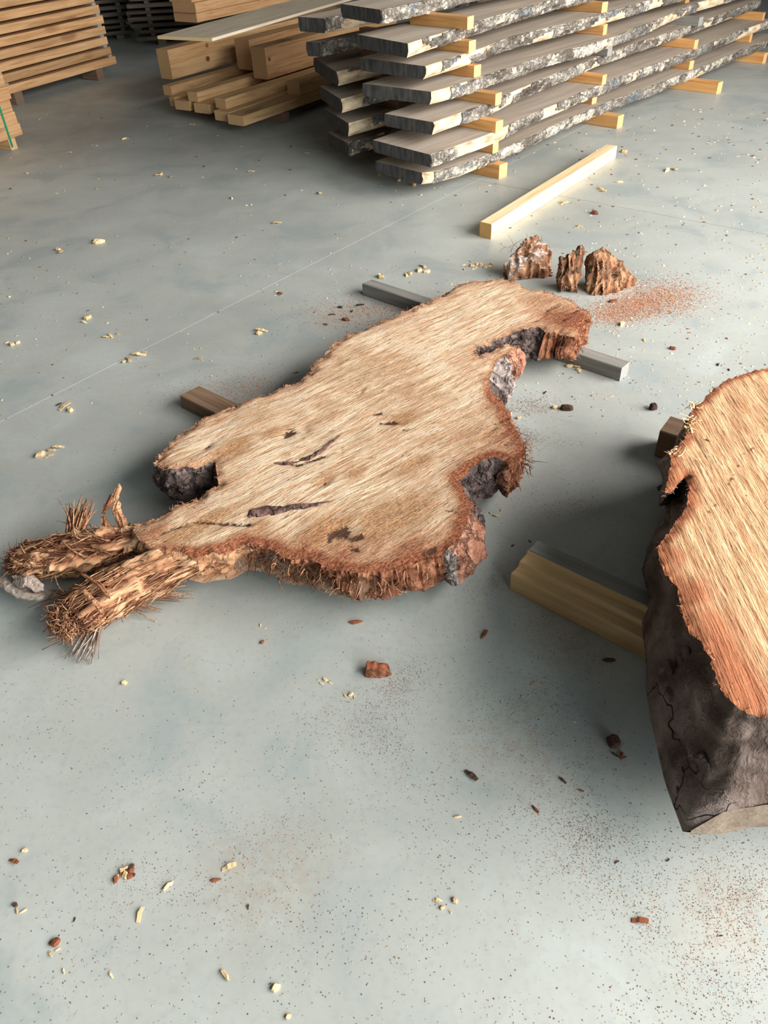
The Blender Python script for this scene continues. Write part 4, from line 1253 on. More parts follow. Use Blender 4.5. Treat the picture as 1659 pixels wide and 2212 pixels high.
tuft('splinter_tuft', WL(300, 1285, .035), WL(412, 1274, .03), 34, .10, (.0015, .004), fib, .15, 'flat sheaf of pale splinters pointing right', wid=.022)
tuft('splinter_tuft', WL(275, 1305, .03), WL(345, 1322, .01), 16, .25, (.0012, .003), fib, .4, wid=.02)
tuft('splinter_tuft', WL(205, 1350, .05), WL(165, 1432, .008), 34, .24, (.0016, .0045), MAT['fibre_white'], .35, 'bleached brush of splinters below the frayed tip', wid=.03)
tuft('splinter_tuft', WL(175, 1360, .04), WL(100, 1398, .012), 10, .35, (.001, .003), fib, .6, wid=.02)
tuft('splinter_tuft', WL(150, 1330, .06), WL(105, 1322, .03), 8, .5, (.0015, .004), MAT['fibre_dark'], 1.8, wid=.02)
tuft('splinter_tuft', WL(160, 1290, .07), WL(75, 1290, .02), 12, .2, (.0015, .004), fib, .8, wid=.02)
tuft('splinter_tuft', WL(60, 1210, .07), WL(16, 1210, .05), 26, .4, (.0015, .004), MAT['fibre_dark'], 1.6, 'frayed tip of the darker root', wid=.03)
tuft('splinter_tuft', WL(165, 1155, .10), WL(185, 1075, .14), 44, .12, (.002, .006), fib, .5, 'upright fan of torn fibres', wid=.03)
tuft('splinter_tuft', WL(150, 1165, .10), WL(172, 1090, .12), 22, .10, (.002, .005), MAT['fibre_dark'], .5, wid=.02)
tuft('splinter_tuft', WL(610, 1192, .12), WL(520, 1190, .10), 30, .25, (.0006, .0014), MAT['fibre_white'], .6, 'pale hair-like fibres under the neck', wid=.02)
tuft('splinter_tuft', WL(510, 1182, .12), WL(535, 1218, .06), 26, .6, (.0005, .0012), MAT['fibre_white'], .8, wid=.03)
tuft('splinter_tuft', WL(570, 1186, .12), WL(625, 1212, .06), 26, .35, (.0006, .0016), MAT['fibre_white'], .5, wid=.03)
tuft('splinter_tuft', WL(650, 1204, .10), WL(700, 1225, .05), 18, .5, (.0006, .0016), fib, .6, wid=.03)
tuft('splinter_tuft', WL(290, 1150, .13), WL(262, 1190, .10), 60, .7, (.001, .0026), MAT['fibre_dark'], 1.2, wid=.04)

def flake(name, pts, w, th, mat, label, seed=0):
    """bent splinter of wood: centre line (local pts), widths, thickness"""
    pts = np.array(pts); s = np.r_[0, np.cumsum(np.linalg.norm(np.diff(pts, axis=0), axis=1))]
    t = np.linspace(0, s[-1], 22)
    c = np.array([np.interp(t, s, pts[:, k]) for k in range(3)]).T
    W = np.interp(t, s, np.asarray(w))
    d = np.gradient(c, axis=0); d /= np.linalg.norm(d, axis=1)[:, None]
    sd_ = np.cross(d, [0, 0, 1.0]); sd_ /= np.linalg.norm(sd_, axis=1)[:, None] + 1e-9
    up = np.cross(sd_, d)
    r = np.random.default_rng(seed)
    W = W * (1 + .22 * vn(np.c_[t * 60, np.full(22, seed * 3.7), np.zeros(22)], seed)); W[0] *= .35; W[-1] *= .3
    ej = r.uniform(-.9, .9, 6)
    V = []; F = []
    K = 6
    for i in range(22):
        for side_ in (1, -1):
            for k in range(K):
                f = (k / (K - 1) * 2 - 1) * side_
                gr = .22 * th * vn(np.array([[t[i] * 25, f * 5, seed * 1.3]]), seed + 1)[0]
                V.append(c[i] + sd_[i] * (f * W[i] / 2) * (1 + r.uniform(-.1, .1)) + (d[i] * ej[k] * .008 if i in (0, 21) else 0) + up[i] * (side_ * th / 2 * .6 - .16 * W[i] * f * f + gr * 2 + r.uniform(-.12, .12) * th))
    n = 2 * K
    for i in range(21):
        for k in range(n): F.append((i * n + k, i * n + (k + 1) % n, (i + 1) * n + (k + 1) % n, (i + 1) * n + k))
    F += [tuple(range(n))[::-1], tuple(21 * n + k for k in range(n))]
    me = mesh(name, V, F)
    bmm = bmesh.new(); bmm.from_mesh(me); bmesh.ops.recalc_face_normals(bmm, faces=bmm.faces[:]); bmm.to_mesh(me); bmm.free()
    set_color(me, 'tone', np.full((len(V), 3), r.uniform(.4, .8)))
    o = link(name, me, MAT[mat], slab_root, False)
    if label: tag(o, label)
    return o
flake('splinter', [WL(268, 1150, .12), WL(262, 1125, .13), WL(250, 1098, .14), WL(254, 1082, .145)], [.02, .028, .022, .016], .010, 'fibre', 'upright torn splinter beside the neck', 1)
flake('splinter', [WL(246, 1088, .14), WL(250, 1068, .16), WL(257, 1048, .17)], [.012, .018, .014], .008, 'fibre', 'upper half of the upright splinter', 2)
flake('splinter', [WL(236, 1160, .12), WL(228, 1130, .12), WL(222, 1112, .12)], [.012, .020, .008], .008, 'fibre', 'short splinter beside the upright one', 3)
flake('splinter', [WL(222, 1110, .11), WL(235, 1085, .12), WL(242, 1070, .13)], [.012, .024, .012], .010, 'fibre_dark', None, 4)
flake('bark_curl', [WL(-25, 1235, .03), WL(10, 1258, .05), WL(50, 1278, .05), WL(95, 1290, .04)], [.020, .032, .036, .020], .010, 'fibre_white', 'bleached curl of bark at the left border', 5)
flake('bark_curl', [WL(30, 1250, .06), WL(60, 1250, .08), WL(90, 1272, .06)], [.03, .045, .025], .014, 'fibre_white', 'greyish bark flake beside the bleached curl', 6)
flake('splinter', [WL(272, 1175, .125), WL(276, 1190, .13)], [.018, .02], .008, 'fibre', None, 8)
flake('splinter', [WL(180, 1275, .14), WL(205, 1300, .14), WL(222, 1325, .125)], [.010, .016, .010], .006, 'fibre', None, 9)
flake('splinter', [WL(178, 1240, .13), WL(215, 1262, .145), WL(236, 1290, .135)], [.008, .012, .008], .006, 'fibre', None, 10)
# ragged scraps hanging under the front rim
for k, (x, y, dx, dy) in enumerate([(735, 1236, 8, 24), (770, 1244, 4, 26), (800, 1244, -8, 22), (835, 1240, 10, 30), (868, 1232, -4, 28), (900, 1226, 10, 26), (935, 1216, 12, 22), (965, 1205, 20, 18), (1000, 1190, 30, 10)]):
    flake('rim_scrap', [WL(x, y - 8, .13), WL(x + dx * .5, y + dy * .5, .09), WL(x + dx, y + dy, .065)], [.03, .04, .018], .008, ('torn', 'incl', 'torn', 'wbark')[k % 4], None, 20 + k)

# ------------------------------------------------------------------ the stump at the right border
SB, STP = 0.1045, 0.385
SO = np.array([*P(1600, 1200, STP)[:2], 0.0])
SA = ang_of(P(1500, 900, STP), P(1575, 1030, STP))
stump = empty('tree_stump', SO, SA)
tag(stump, 'thick sawn stump section with dark weathered flank at the right border, lying on timbers', 'tree stump')
SLc = lambda x, y, z: to_local(P(x, y, z), SO, SA)
TOPX = [(1659, 792), (1628, 797), (1599, 806), (1572, 814), (1555, 828), (1531, 845), (1516, 865), (1504, 866), (1494, 889), (1482, 916), (1481, 941), (1465, 958), (1448, 977), (1450, 1004),
        (1443, 1031), (1438, 1063), (1456, 1054), (1482, 1022), (1489, 1053), (1484, 1094), (1458, 1126), (1433, 1160), (1421, 1177), (1426, 1207), (1440, 1238), (1465, 1268), (1472, 1297),
        (1471, 1313), (1494, 1363), (1517, 1381), (1535, 1422), (1547, 1457), (1562, 1498), (1588, 1518), (1618, 1536), (1659, 1546), (1760, 1556), (1950, 1540), (2080, 1420), (2100, 1200), (2020, 960), (1860, 830), (1740, 792)]
# foot of the flank: (index of the matching top point, x, y, z)
zf = 0.0
FOOT = [(5, 1524, 862, .30), (11, 1440, 990, .2), (15, 1426, 1090, SB), (19, 1428, 1120, SB), (22, 1393, 1207, SB), (24, 1396, 1262, SB), (26, 1398, 1320, SB), (28, 1392, 1400, SB), (30, 1394, 1484, SB), (31, 1407, 1560, SB),
        (32, 1436, 1690, SB), (33, 1477, 1803, SB), (34, 1560, 1756, SB + .075), (35, 1659, 1735, SB + .085), (36, 1800, 1725, SB + .09)]
traw = np.array([SLc(x, y, STP)[:2] for x, y in TOPX])
idxs = np.arange(len(traw))
cen = traw.mean(0)
foot = np.zeros((len(traw), 3))
fi = [f[0] for f in FOOT]; fw = np.array([SLc(f[1], f[2], f[3]) for f in FOOT])
for k in range(3):
    offs = fw[:, k] - (traw[fi, k] if k < 2 else 0)
    foot[:, k] = np.interp(idxs, fi, offs) + (traw[:, k] if k < 2 else 0)
for i in list(range(0, 5)) + list(range(37, len(traw))):
    d = traw[i] - cen; d /= np.linalg.norm(d)
    foot[i, :2] = traw[i] + d * .06; foot[i, 2] = SB
both = np.c_[traw, foot]
sp, tS, sS = resample(both, 0.0065)
tl_ = sp[:, :2]
nS = len(tl_)
nmS = normals2(tl_)
tl_ = tl_ + nmS * (0.004 * fbm(np.c_[tl_ * 30, np.zeros(nS)], 3, 3) + .002 * rng.uniform(-1, 1, nS))[:, None]
V2s, tris_s = cdt_face(tl_, 0.011, seed=8)
eds = edge_dist(V2s, tl_)
zs = STP + .006 * fbm(np.c_[V2s * 4, np.zeros(len(V2s))], 3, 4) + .0035 * fbm(np.c_[V2s[:, :1] * 12, V2s[:, 1:] * 70, np.zeros(len(V2s))], 2, 9) - .006 * smooth(.02, 0, eds) * (1 + rng.uniform(-.6, .6, len(V2s)))
me = mesh('sawn_top', np.c_[V2s, zs], tris_s)
if me.polygons[0].normal.z < 0: me.flip_normals()
Rm = .9 * smooth(.05, 0, eds)
def sblob(x, y, a, b, k=1.):
    q = SLc(x, y, STP)[:2]; d = V2s - q
    return k * np.exp(-((d[:, 0] / a) ** 2 + (d[:, 1] / b) ** 2))
for (x, y, a, b, k) in [(1560, 1400, .16, .05, .9), (1600, 1480, .12, .06, 1.), (1500, 1280, .06, .05, .9), (1450, 1200, .05, .05, .8), (1600, 1350, .15, .02, .5)]: Rm = np.maximum(Rm, sblob(x, y, a, b, k))
Bm = np.zeros(len(V2s))
for (x, y, a, b, k) in [(1528, 950, .012, .006, 1.), (1478, 1045, .02, .02, .8), (1490, 1030, .012, .012, 1.0)]: Bm = np.maximum(Bm, sblob(x, y, a, b, k))
for (pp) in [[(1632, 965), (1600, 985), (1595, 1010), (1580, 1035), (1568, 1058)], [(1552, 1080), (1530, 1112)], [(1612, 1070), (1598, 1105)], [(1655, 1075), (1652, 1108)], [(1655, 930), (1635, 960)]]:
    for (p0, p1) in zip(pp, pp[1:]):
        for f in np.linspace(0, 1, 10): Bm = np.maximum(Bm, sblob(p0[0] + (p1[0] - p0[0]) * f, p0[1] + (p1[1] - p0[1]) * f, .0035, .0035, .8))
set_color(me, 'tone', np.c_[Rm, Rm * 0, Bm])
o = link('sawn_top', me, MAT['stump_top'], stump, True); tag(o, 'rough tan sawn face with diagonal saw lines')
ROWS = 46
V = np.zeros((nS, ROWS, 3)); ztop = zs[:nS]
n3 = nmS
for r_ in range(ROWS):
    f = r_ / (ROWS - 1)
    e = f ** 1.15
    xy = tl_ + (sp[:, 2:4] - tl_) * e
    z = ztop + (sp[:, 4] - ztop) * f
    wd = math.sin(math.pi * min(1, f)) ** .6 if 0 < f < 1 else 0
    q = np.c_[tl_ * 6, np.full(nS, f * 1.6)]
    fold = .026 * fbm(q, 3, 61) + .017 * fbm(np.c_[tl_ * 22, np.full(nS, f * 6)], 3, 63) - .016 * np.abs(vn(np.c_[tl_ * 13, np.full(nS, f * 2.2)], 67))
    undercut = -.012 * smooth(0, .12, np.array([f]))[0] * (1 - f)
    V[:, r_, :2] = xy + n3 * ((fold + .008) * wd + undercut)[:, None]
    V[:, r_, 2] = z + .004 * wd * vn(np.c_[tl_ * 18, np.full(nS, f * 9)], 71)
F = []
for i in range(nS):
    j = (i + 1) % nS
    for r_ in range(ROWS - 1):
        F.append((i * ROWS + r_, j * ROWS + r_, j * ROWS + r_ + 1, i * ROWS + r_ + 1))
me = mesh('weathered_flank', V.reshape(-1, 3), F); me.flip_normals()
bmm = bmesh.new(); bmm.from_mesh(me); bmesh.ops.recalc_face_normals(bmm, faces=bmm.faces[:]); bmm.to_mesh(me); bmm.free()
o = link('weathered_flank', me, MAT['stump_side'], stump, True); tag(o, 'dark brown smooth weathered flank with cracks and folds')
# pale vertical cut along the front foot
sel = [i for i in range(nS) if sp[i, 4] > SB + .0005 and sp[i, 4] < SB + .2 and 33 <= np.searchsorted(sS, tS[i]) <= 38]
Vc = []; Fc = []
for k, i in enumerate(sel):
    b_ = V[i, -1]
    for f in (0, .35, .7, 1.0):
        dd = n3[i] * (.0015 + .003 * vn(np.array([[b_[0] * 25, b_[1] * 25, f * 4]]), 5)[0])
        Vc.append((b_[0] + dd[0], b_[1] + dd[1], b_[2] + .002 + (SB - b_[2] - .002) * f))
for k in range(len(sel) - 1):
    for r_ in range(3): Fc.append((k * 4 + r_, k * 4 + 4 + r_, k * 4 + 5 + r_, k * 4 + 1 + r_))
me = mesh('pale_cut', Vc, Fc)
o = link('pale_cut', me, MAT['stump_cut'], stump, True); tag(o, 'pale grey sawn cut along the foot')
# underside
Vu = [(V[i, -1, 0], V[i, -1, 1], SB) for i in range(0, nS, 3)]
link('underside', mesh('underside', Vu, [tuple(range(len(Vu)))]), MAT['stump_side'], stump)
# curled fuzz on its rim
rr = np.random.default_rng(44); paths = []
for i in range(nS):
    for _ in range(3):
        p = np.array([*(tl_[i] + n3[i] * rr.uniform(-.02, .0)), ztop[i] - rr.uniform(0, .012)])
        d = np.array([*(n3[i] * rr.uniform(.1, 1)), rr.uniform(-.3, .7)]) + rr.normal(0, .5, 3)
        paths.append((hair(p, d, rr.uniform(.005, .014), 1.4, rr, 4), rr.uniform(.0006, .0014), .0004, .6))
strands(paths, MAT['fibre'], 'rim_fuzz', stump, label='short curled fibres on the sawn rim')
# pale curls of wood on its far rim, lichen-white tuft at the foot
paths = []
for (x, y, n) in [(1500, 880, 10), (1493, 905, 8), (1488, 928, 14), (1455, 975, 6)]:
    for _ in range(n):
        p = SLc(x + rr.uniform(-8, 8), y + rr.uniform(-10, 10), STP)
        paths.append((hair(p, rr.normal(0, 1, 3) * np.array([1, 1, .4]), rr.uniform(.015, .035), 2.2, rr, 6), rr.uniform(.002, .005), .001, .4))
strands(paths, MAT['chip_pale'], 'pale_curls', stump, label='pale wood curls on the far rim')
paths = []
for _ in range(60):
    p = SLc(1650 + rr.uniform(-14, 20), 1700 + rr.uniform(-14, 14), .20)
    paths.append((hair(p, np.array([rr.normal(), rr.normal(), abs(rr.normal())]), rr.uniform(.01, .03), .8, rr, 4), rr.uniform(.001, .003), .0005, .5))
strands(paths, MAT['fibre_white'], 'white_lichen', stump, label='whitish tuft of fibres at the foot')
# bark shards on the flank
for k, (x, y, z, w, h) in enumerate([(1440, 1530, .22, .05, .04), (1512, 1445, .30, .035, .045), (1500, 1480, .27, .03, .03), (1480, 1560, .22, .04, .03), (1560, 1600, .24, .05, .025)]):
    c = SLc(x, y, z); i = np.argmin(np.linalg.norm(tl_ - c[:2], axis=1))
    r_ = int((STP - z) / (STP - SB) * (ROWS - 1))
    link('bark_shard', scale_plate(V[i, r_], n3[i], w, h, .008, 90 + k), MAT['stump_side'], stump)

# ------------------------------------------------------------------ loose bark lumps
def lump(name, px, size, rz, mats, label, seed, z=0.0, taper=0.4, cat='bark chunk', group=None, lean=(0, 0), subd=4, rough=.22):
    """craggy chunk; size = (x, y, z) metres; mats = (mat below/front, mat of the bark-clad back)"""
    bmm = bmesh.new()
    bmesh.ops.create_icosphere(bmm, subdivisions=subd, radius=1.0)
    P0 = np.array([v.co[:] for v in bmm.verts])
    d = P0.copy()
    n_ = fbm(d * 2.2 + seed, 4, seed); rdg = np.abs(vn(np.c_[d[:, 0] * 6, d[:, 1] * 6, d[:, 2] * 1.5] + seed, seed + 4))
    d *= (1 + rough * 1.6 * n_ - rough * .9 * rdg)[:, None]
    d = np.sign(d) * np.abs(d) ** .62
    tz = (d[:, 2] + 1) / 2
    d[:, 0] = d[:, 0] * (1 - taper * tz) + lean[0] * tz; d[:, 1] = d[:, 1] * (1 - taper * tz) + lean[1] * tz
    q = d * np.array(size) / 2
    q[:, 2] -= q[:, 2].min()
    q[:, 2] = np.maximum(q[:, 2] - .04 * size[2], 0)
    for v, c in zip(bmm.verts, q): v.co = c
    bmm.normal_update()
    root = None
    w = P(px[0], px[1], z)
    if len(mats) == 1:
        me = bpy.data.meshes.new(name); bmm.to_mesh(me); bmm.free()
        set_color(me, 'tone', np.full((len(me.vertices), 3), .5))
        root = link(name, me, MAT[mats[0]])
        root.location = w; root.rotation_euler = (0, 0, rz)
    else:
        root = empty(name, w, rz)
        back = [f for f in bmm.faces if (f.calc_center_median().y > 0.10 * size[1]) or f.normal.z > .75]
        bm2 = bmm.copy()
        sel_ = {f.index for f in back}
        bmm.faces.index_update(); bm2.faces.ensure_lookup_table()
        bmesh.ops.delete(bm2, geom=[f for f in bm2.faces if f.index in sel_], context='FACES')
        bmesh.ops.delete(bmm, geom=[f for f in bmm.faces if f.index not in sel_], context='FACES')
        for nm_, b_, mt in (('torn_core', bm2, mats[0]), ('bark_shell', bmm, mats[1])):
            me = bpy.data.meshes.new(nm_); b_.to_mesh(me); b_.free()
            set_color(me, 'tone', np.full((len(me.vertices), 3), .5))
            link(nm_, me, MAT[mt], root)
    tag(root, label, cat, group)
    return root
def crag(px, rz, pts, mats, label, seed, amp=.012, res_=.011):
    """broken bark chunk: hull of measured corners, finely split, with ridges running up it"""
    bmm = bmesh.new()
    for p in pts: bmm.verts.new(p)
    res = bmesh.ops.convex_hull(bmm, input=bmm.verts[:])
    bmesh.ops.delete(bmm, geom=[g for g in res['geom_interior'] if isinstance(g, bmesh.types.BMVert)], context='VERTS')
    bmesh.ops.triangulate(bmm, faces=bmm.faces[:])
    for _ in range(7):
        lng = [e for e in bmm.edges if e.calc_length() > res_]
        if not lng: break
        bmesh.ops.subdivide_edges(bmm, edges=lng, cuts=1)
        bmesh.ops.triangulate(bmm, faces=bmm.faces[:])
    bmesh.ops.smooth_vert(bmm, verts=bmm.verts[:], factor=.5, use_axis_x=True, use_axis_y=True, use_axis_z=True)
    bmm.normal_update()
    q = np.array([v.co[:] for v in bmm.verts]); n = np.array([v.normal[:] for v in bmm.verts])
    d = amp * (1.9 * fbm(q * 17 + seed, 4, seed, .55) - 2.4 * np.abs(vn(np.c_[q[:, :2] * 46, q[:, 2] * 7] + seed, seed + 2)) + .6)
    q = q + n * d[:, None]
    q[:, 2] = np.maximum(q[:, 2], 0)
    for v, c in zip(bmm.verts, q): v.co = c
    root = empty('bark_chunk', P(px[0], px[1], 0), rz)
    bmm.normal_update(); bmm.faces.index_update()
    sel_ = {f.index for f in bmm.faces if f.normal.x * -.3 + f.normal.y * .5 + f.normal.z * .75 + .35 * vn(np.array([f.calc_center_median()[:]]) * 30, seed)[0] > .12}
    bm2 = bmm.copy(); bm2.faces.ensure_lookup_table()
    bmesh.ops.delete(bm2, geom=[f for f in bm2.faces if f.index in sel_], context='FACES')
    bmesh.ops.delete(bmm, geom=[f for f in bmm.faces if f.index not in sel_], context='FACES')
    for nm_, b_, mt in (('torn_core', bm2, mats[0]), ('bark_shell', bmm, mats[1])):
        me = bpy.data.meshes.new(nm_); b_.to_mesh(me); b_.free()
        set_color(me, 'tone', np.full((len(me.vertices), 3), .6))
        link(nm_, me, MAT[mt], root)
    tag(root, label, 'bark chunk')
    return root
crag((1308, 628), .05, [(-.085, -.02, 0), (-.03, -.055, 0), (.03, -.03, 0), (.14, .02, 0), (.1, .1, 0), (-.07, .08, 0), (.14, .02, .045), (-.07, .02, .165), (-.02, .05, .185), (.035, .05, .14), (-.085, .06, .14), (.0, -.04, .06)],
     ('torn_tan', 'brown_bark'), 'upright brown bark chunk with torn red front at the end of the root slab', 3)
crag((1226, 628), -.1, [(-.04, -.03, 0), (.04, -.035, 0), (.04, .05, 0), (-.04, .06, 0), (-.04, .03, .14), (.0, .0, .17), (.05, .06, .19), (-.04, .0, .09), (.035, .0, .10)],
     ('torn_tan', 'brown_bark'), 'narrow reddish torn chunk between the slab end and the bark chunk', 9, .014)
lump3 = crag((1140, 596), .25, [(-.12, -.03, 0), (.1, -.05, 0), (.13, .05, 0), (-.10, .06, 0), (-.11, .02, .07), (-.02, .05, .14), (.05, .07, .165), (.11, .0, .10), (0, -.05, .09)],
     ('torn_tan', 'fibre_white'), 'fibrous bark lump leaning on the upper end of the root slab', 14, .012)
rq = np.random.default_rng(8); pp_ = []
for _ in range(46):
    p = np.array([rq.uniform(-.1, .1), rq.uniform(.0, .06), rq.uniform(.08, .15)])
    pp_.append((hair(p, np.array([rq.uniform(-.6, .9), rq.uniform(-.3, .5), rq.uniform(.1, 1)]), rq.uniform(.02, .06), 1.2, rq, 5), rq.uniform(.001, .003), .0006, .5))
strands(pp_, MAT['fibre_dark'], 'loose_fibres', lump3, label='loose curled fibres on its crest')
crag((820, 1452), -.15, [(-.032, -.016, 0), (.024, -.018, 0), (.034, -.006, 0), (.022, .016, 0), (-.03, .016, 0), (-.03, -.012, .022), (.018, -.012, .026), (.02, .012, .022), (-.03, .012, .026), (.036, -.01, .006)],
     ('torn', 'chip_red'), 'single rust-red bark crumb on the open floor below the slab', 21, .0035, .005)
lump('bark_chunk', (1410, 884), (.03, .026, .024), .2, ('chip_dark',), 'dark round bark crumb beside the shaded stump bearer', 25, taper=.2, subd=3)
lump('bark_chunk', (1325, 1606), (.03, .035, .018), .2, ('chip_dark',), 'dark crumb with pale fleck between stump and open floor', 27, taper=.2, subd=3)
lump('bark_chunk', (1224, 884), (.05, .03, .016), -.2, ('chip_dark',), 'dark flat bark crumb between slab notch and stump', 28, taper=.2, subd=3)
lump('bark_chunk', (1325, 652), (.045, .022, .010), .1, ('chip_red',), 'flat oval red bark piece before the upright chunk', 29, taper=.2, subd=3)

# ------------------------------------------------------------------ chips and shavings
def chip_mesh(kind, seed):
    r = np.random.default_rng(seed)
    V = []; F = []
    if kind == 'curl':
        n = 6; L = 1.0
        for i in range(n):
            t = i / (n - 1); a = t * r.uniform(1.2, 2.6)
            for s in (-1, 1):
                w = .17 * (1 - .5 * abs(t - .5)) * r.uniform(.8, 1.2)
                for up in (0, 1):
                    V.append((t - .5 + .05 * math.sin(a * 3), s * w + .12 * math.sin(a), .05 + .16 * abs(math.sin(a)) + up * .05))
        for i in range(n - 1):
            b = i * 4
            for (p, q) in ((0, 2), (2, 3), (3, 1), (1, 0)): F.append((b + p, b + q, b + 4 + q, b + 4 + p))
        F += [(0, 1, 3, 2), ((n - 1) * 4, (n - 1) * 4 + 2, (n - 1) * 4 + 3, (n - 1) * 4 + 1)]
    else:
        k = 6; asp = .3 if kind == 'sliver' else .65; th = .14 if kind == 'sliver' else .28
        ring = [(math.cos(a) * .5 * r.uniform(.7, 1.1), math.sin(a) * .5 * asp * r.uniform(.7, 1.1)) for a in np.linspace(0, 2 * math.pi, k, endpoint=False) + r.uniform(-.25, .25, k)]
        for (z, s) in ((0, .9), (th * .5, 1.0), (th, .65)):
            for (x, y) in ring: V.append((x * s, y * s, z * r.uniform(.8, 1.2) if z else 0))
        for l in range(2):
            for i in range(k): F.append((l * k + i, l * k + (i + 1) % k, (l + 1) * k + (i + 1) % k, (l + 1) * k + i))
        F += [tuple(range(k))[::-1], tuple(2 * k + i for i in range(k))]
    me = mesh('chip', V, F)
    bmm = bmesh.new(); bmm.from_mesh(me); bmesh.ops.recalc_face_normals(bmm, faces=bmm.faces[:]); bmm.to_mesh(me); bmm.free()
    me.transform(Matrix.Translation((0, 0, -min(v.co.z for v in me.vertices))))
    return me
CH = {}
for kd in ('curl', 'sliver', 'crumb'):
    for mt in ('chip_pale', 'chip_red', 'chip_dark'):
        for s_i in range(4):
            me = chip_mesh(kd, s_i * 7 + len(kd)); me.materials.append(MAT[mt]); CH[kd, mt, s_i] = me
LBL = {'chip_pale': ('wood_chip', 'small pale wood chip lying on the concrete floor', 'wood chip', 'pale wood chips strewn on the floor'),
       'chip_red': ('bark_crumb', 'small rust-red bark crumb lying on the concrete floor', 'bark crumb', 'rust-red bark crumbs strewn on the floor'),
       'chip_dark': ('bark_crumb', 'small dark bark crumb lying on the concrete floor', 'bark crumb', 'dark bark crumbs strewn on the floor')}
rr = np.random.default_rng(77)
def chip(x, y, size, mt, kd=None, rz=None, label=None):
    w = P(x, y, 0)
    me = CH[kd or ('curl', 'sliver', 'crumb')[int(rr.integers(3))], mt, int(rr.integers(4))]
    nm_, lb_, ct, gp = LBL[mt]
    o = bpy.data.objects.new(nm_, me); COL.objects.link(o)
    o.location = (w[0], w[1], 0.0002); o.rotation_euler = (0, 0, rr.uniform(0, 6.28) if rz is None else rz); o.scale = (size,) * 3
    tag(o, label or lb_, ct, gp if not label else None)
P_, R2, D_ = 'chip_pale', 'chip_red', 'chip_dark'
# single pieces one can point at
for a in [(767, 1345, .045, R2, 'sliver', .1, 'rust-red bark sliver on the floor just below the root slab'),
          (1047, 1370, .04, R2, 'sliver', 1.0, 'rust-red stick-like sliver left of the yellow rabbeted timber'),
          (567, 1388, .016, R2, 'crumb', 1, 'tiny rust-red crumb below the shredded root neck'),
          (1316, 1427, .045, D_, 'sliver', -.1, 'dark brown sliver just below the yellow rabbeted timber'),
          (1158, 1750, .026, R2, 'sliver', -1.0, 'dark red sliver alone left of the stump corner'),
          (1383, 1993, .03, R2, 'curl', -.3, 'rust-red curled shaving near the lower right corner'),
          (1016, 1678, .035, D_, 'curl', -1.0, 'brownish curled bark strip on the open floor centre'),
          (268, 1476, .02, P_, 'crumb', 0, 'lone pale chip below the bleached brush of splinters'),
          (990, 1765, .02, P_, 'sliver', .1, 'lone pale sliver on the open floor right of centre'),
          (305, 1978, .026, P_, 'curl', 1.3, 'narrow pale shaving standing upright in the picture, lower left'),
          (485, 2106, .032, P_, 'sliver', -.9, 'tan flat chip near the bottom edge, left of centre'),
          (595, 2135, .022, P_, 'crumb', .6, 'bright pale chip at the bottom edge, left of centre'),
          (622, 2197, .014, P_, 'crumb', .6, 'tan crumb touching the bottom border'),
          (30, 1863, .024, R2, 'curl', -.5, 'reddish curled chip at the left border, lower part'),
          (54, 1838, .016, P_, 'crumb', 0, 'pale crumb above the reddish curled chip at the left border'),
          (465, 1902, .028, R2, 'sliver', .1, 'red-brown sliver right of the crumbled clump, lower left'),
          (496, 1876, .030, P_, 'curl', .2, 'tan curled chip above the red-brown sliver'),
          (362, 1915, .030, P_, 'sliver', .7, 'slanting tan chip below the crumbled clump, lower left'),
          (640, 806, .03, P_, 'curl', 0, 'curled pale shaving in the shade behind the root slab')]:
    chip(*a)
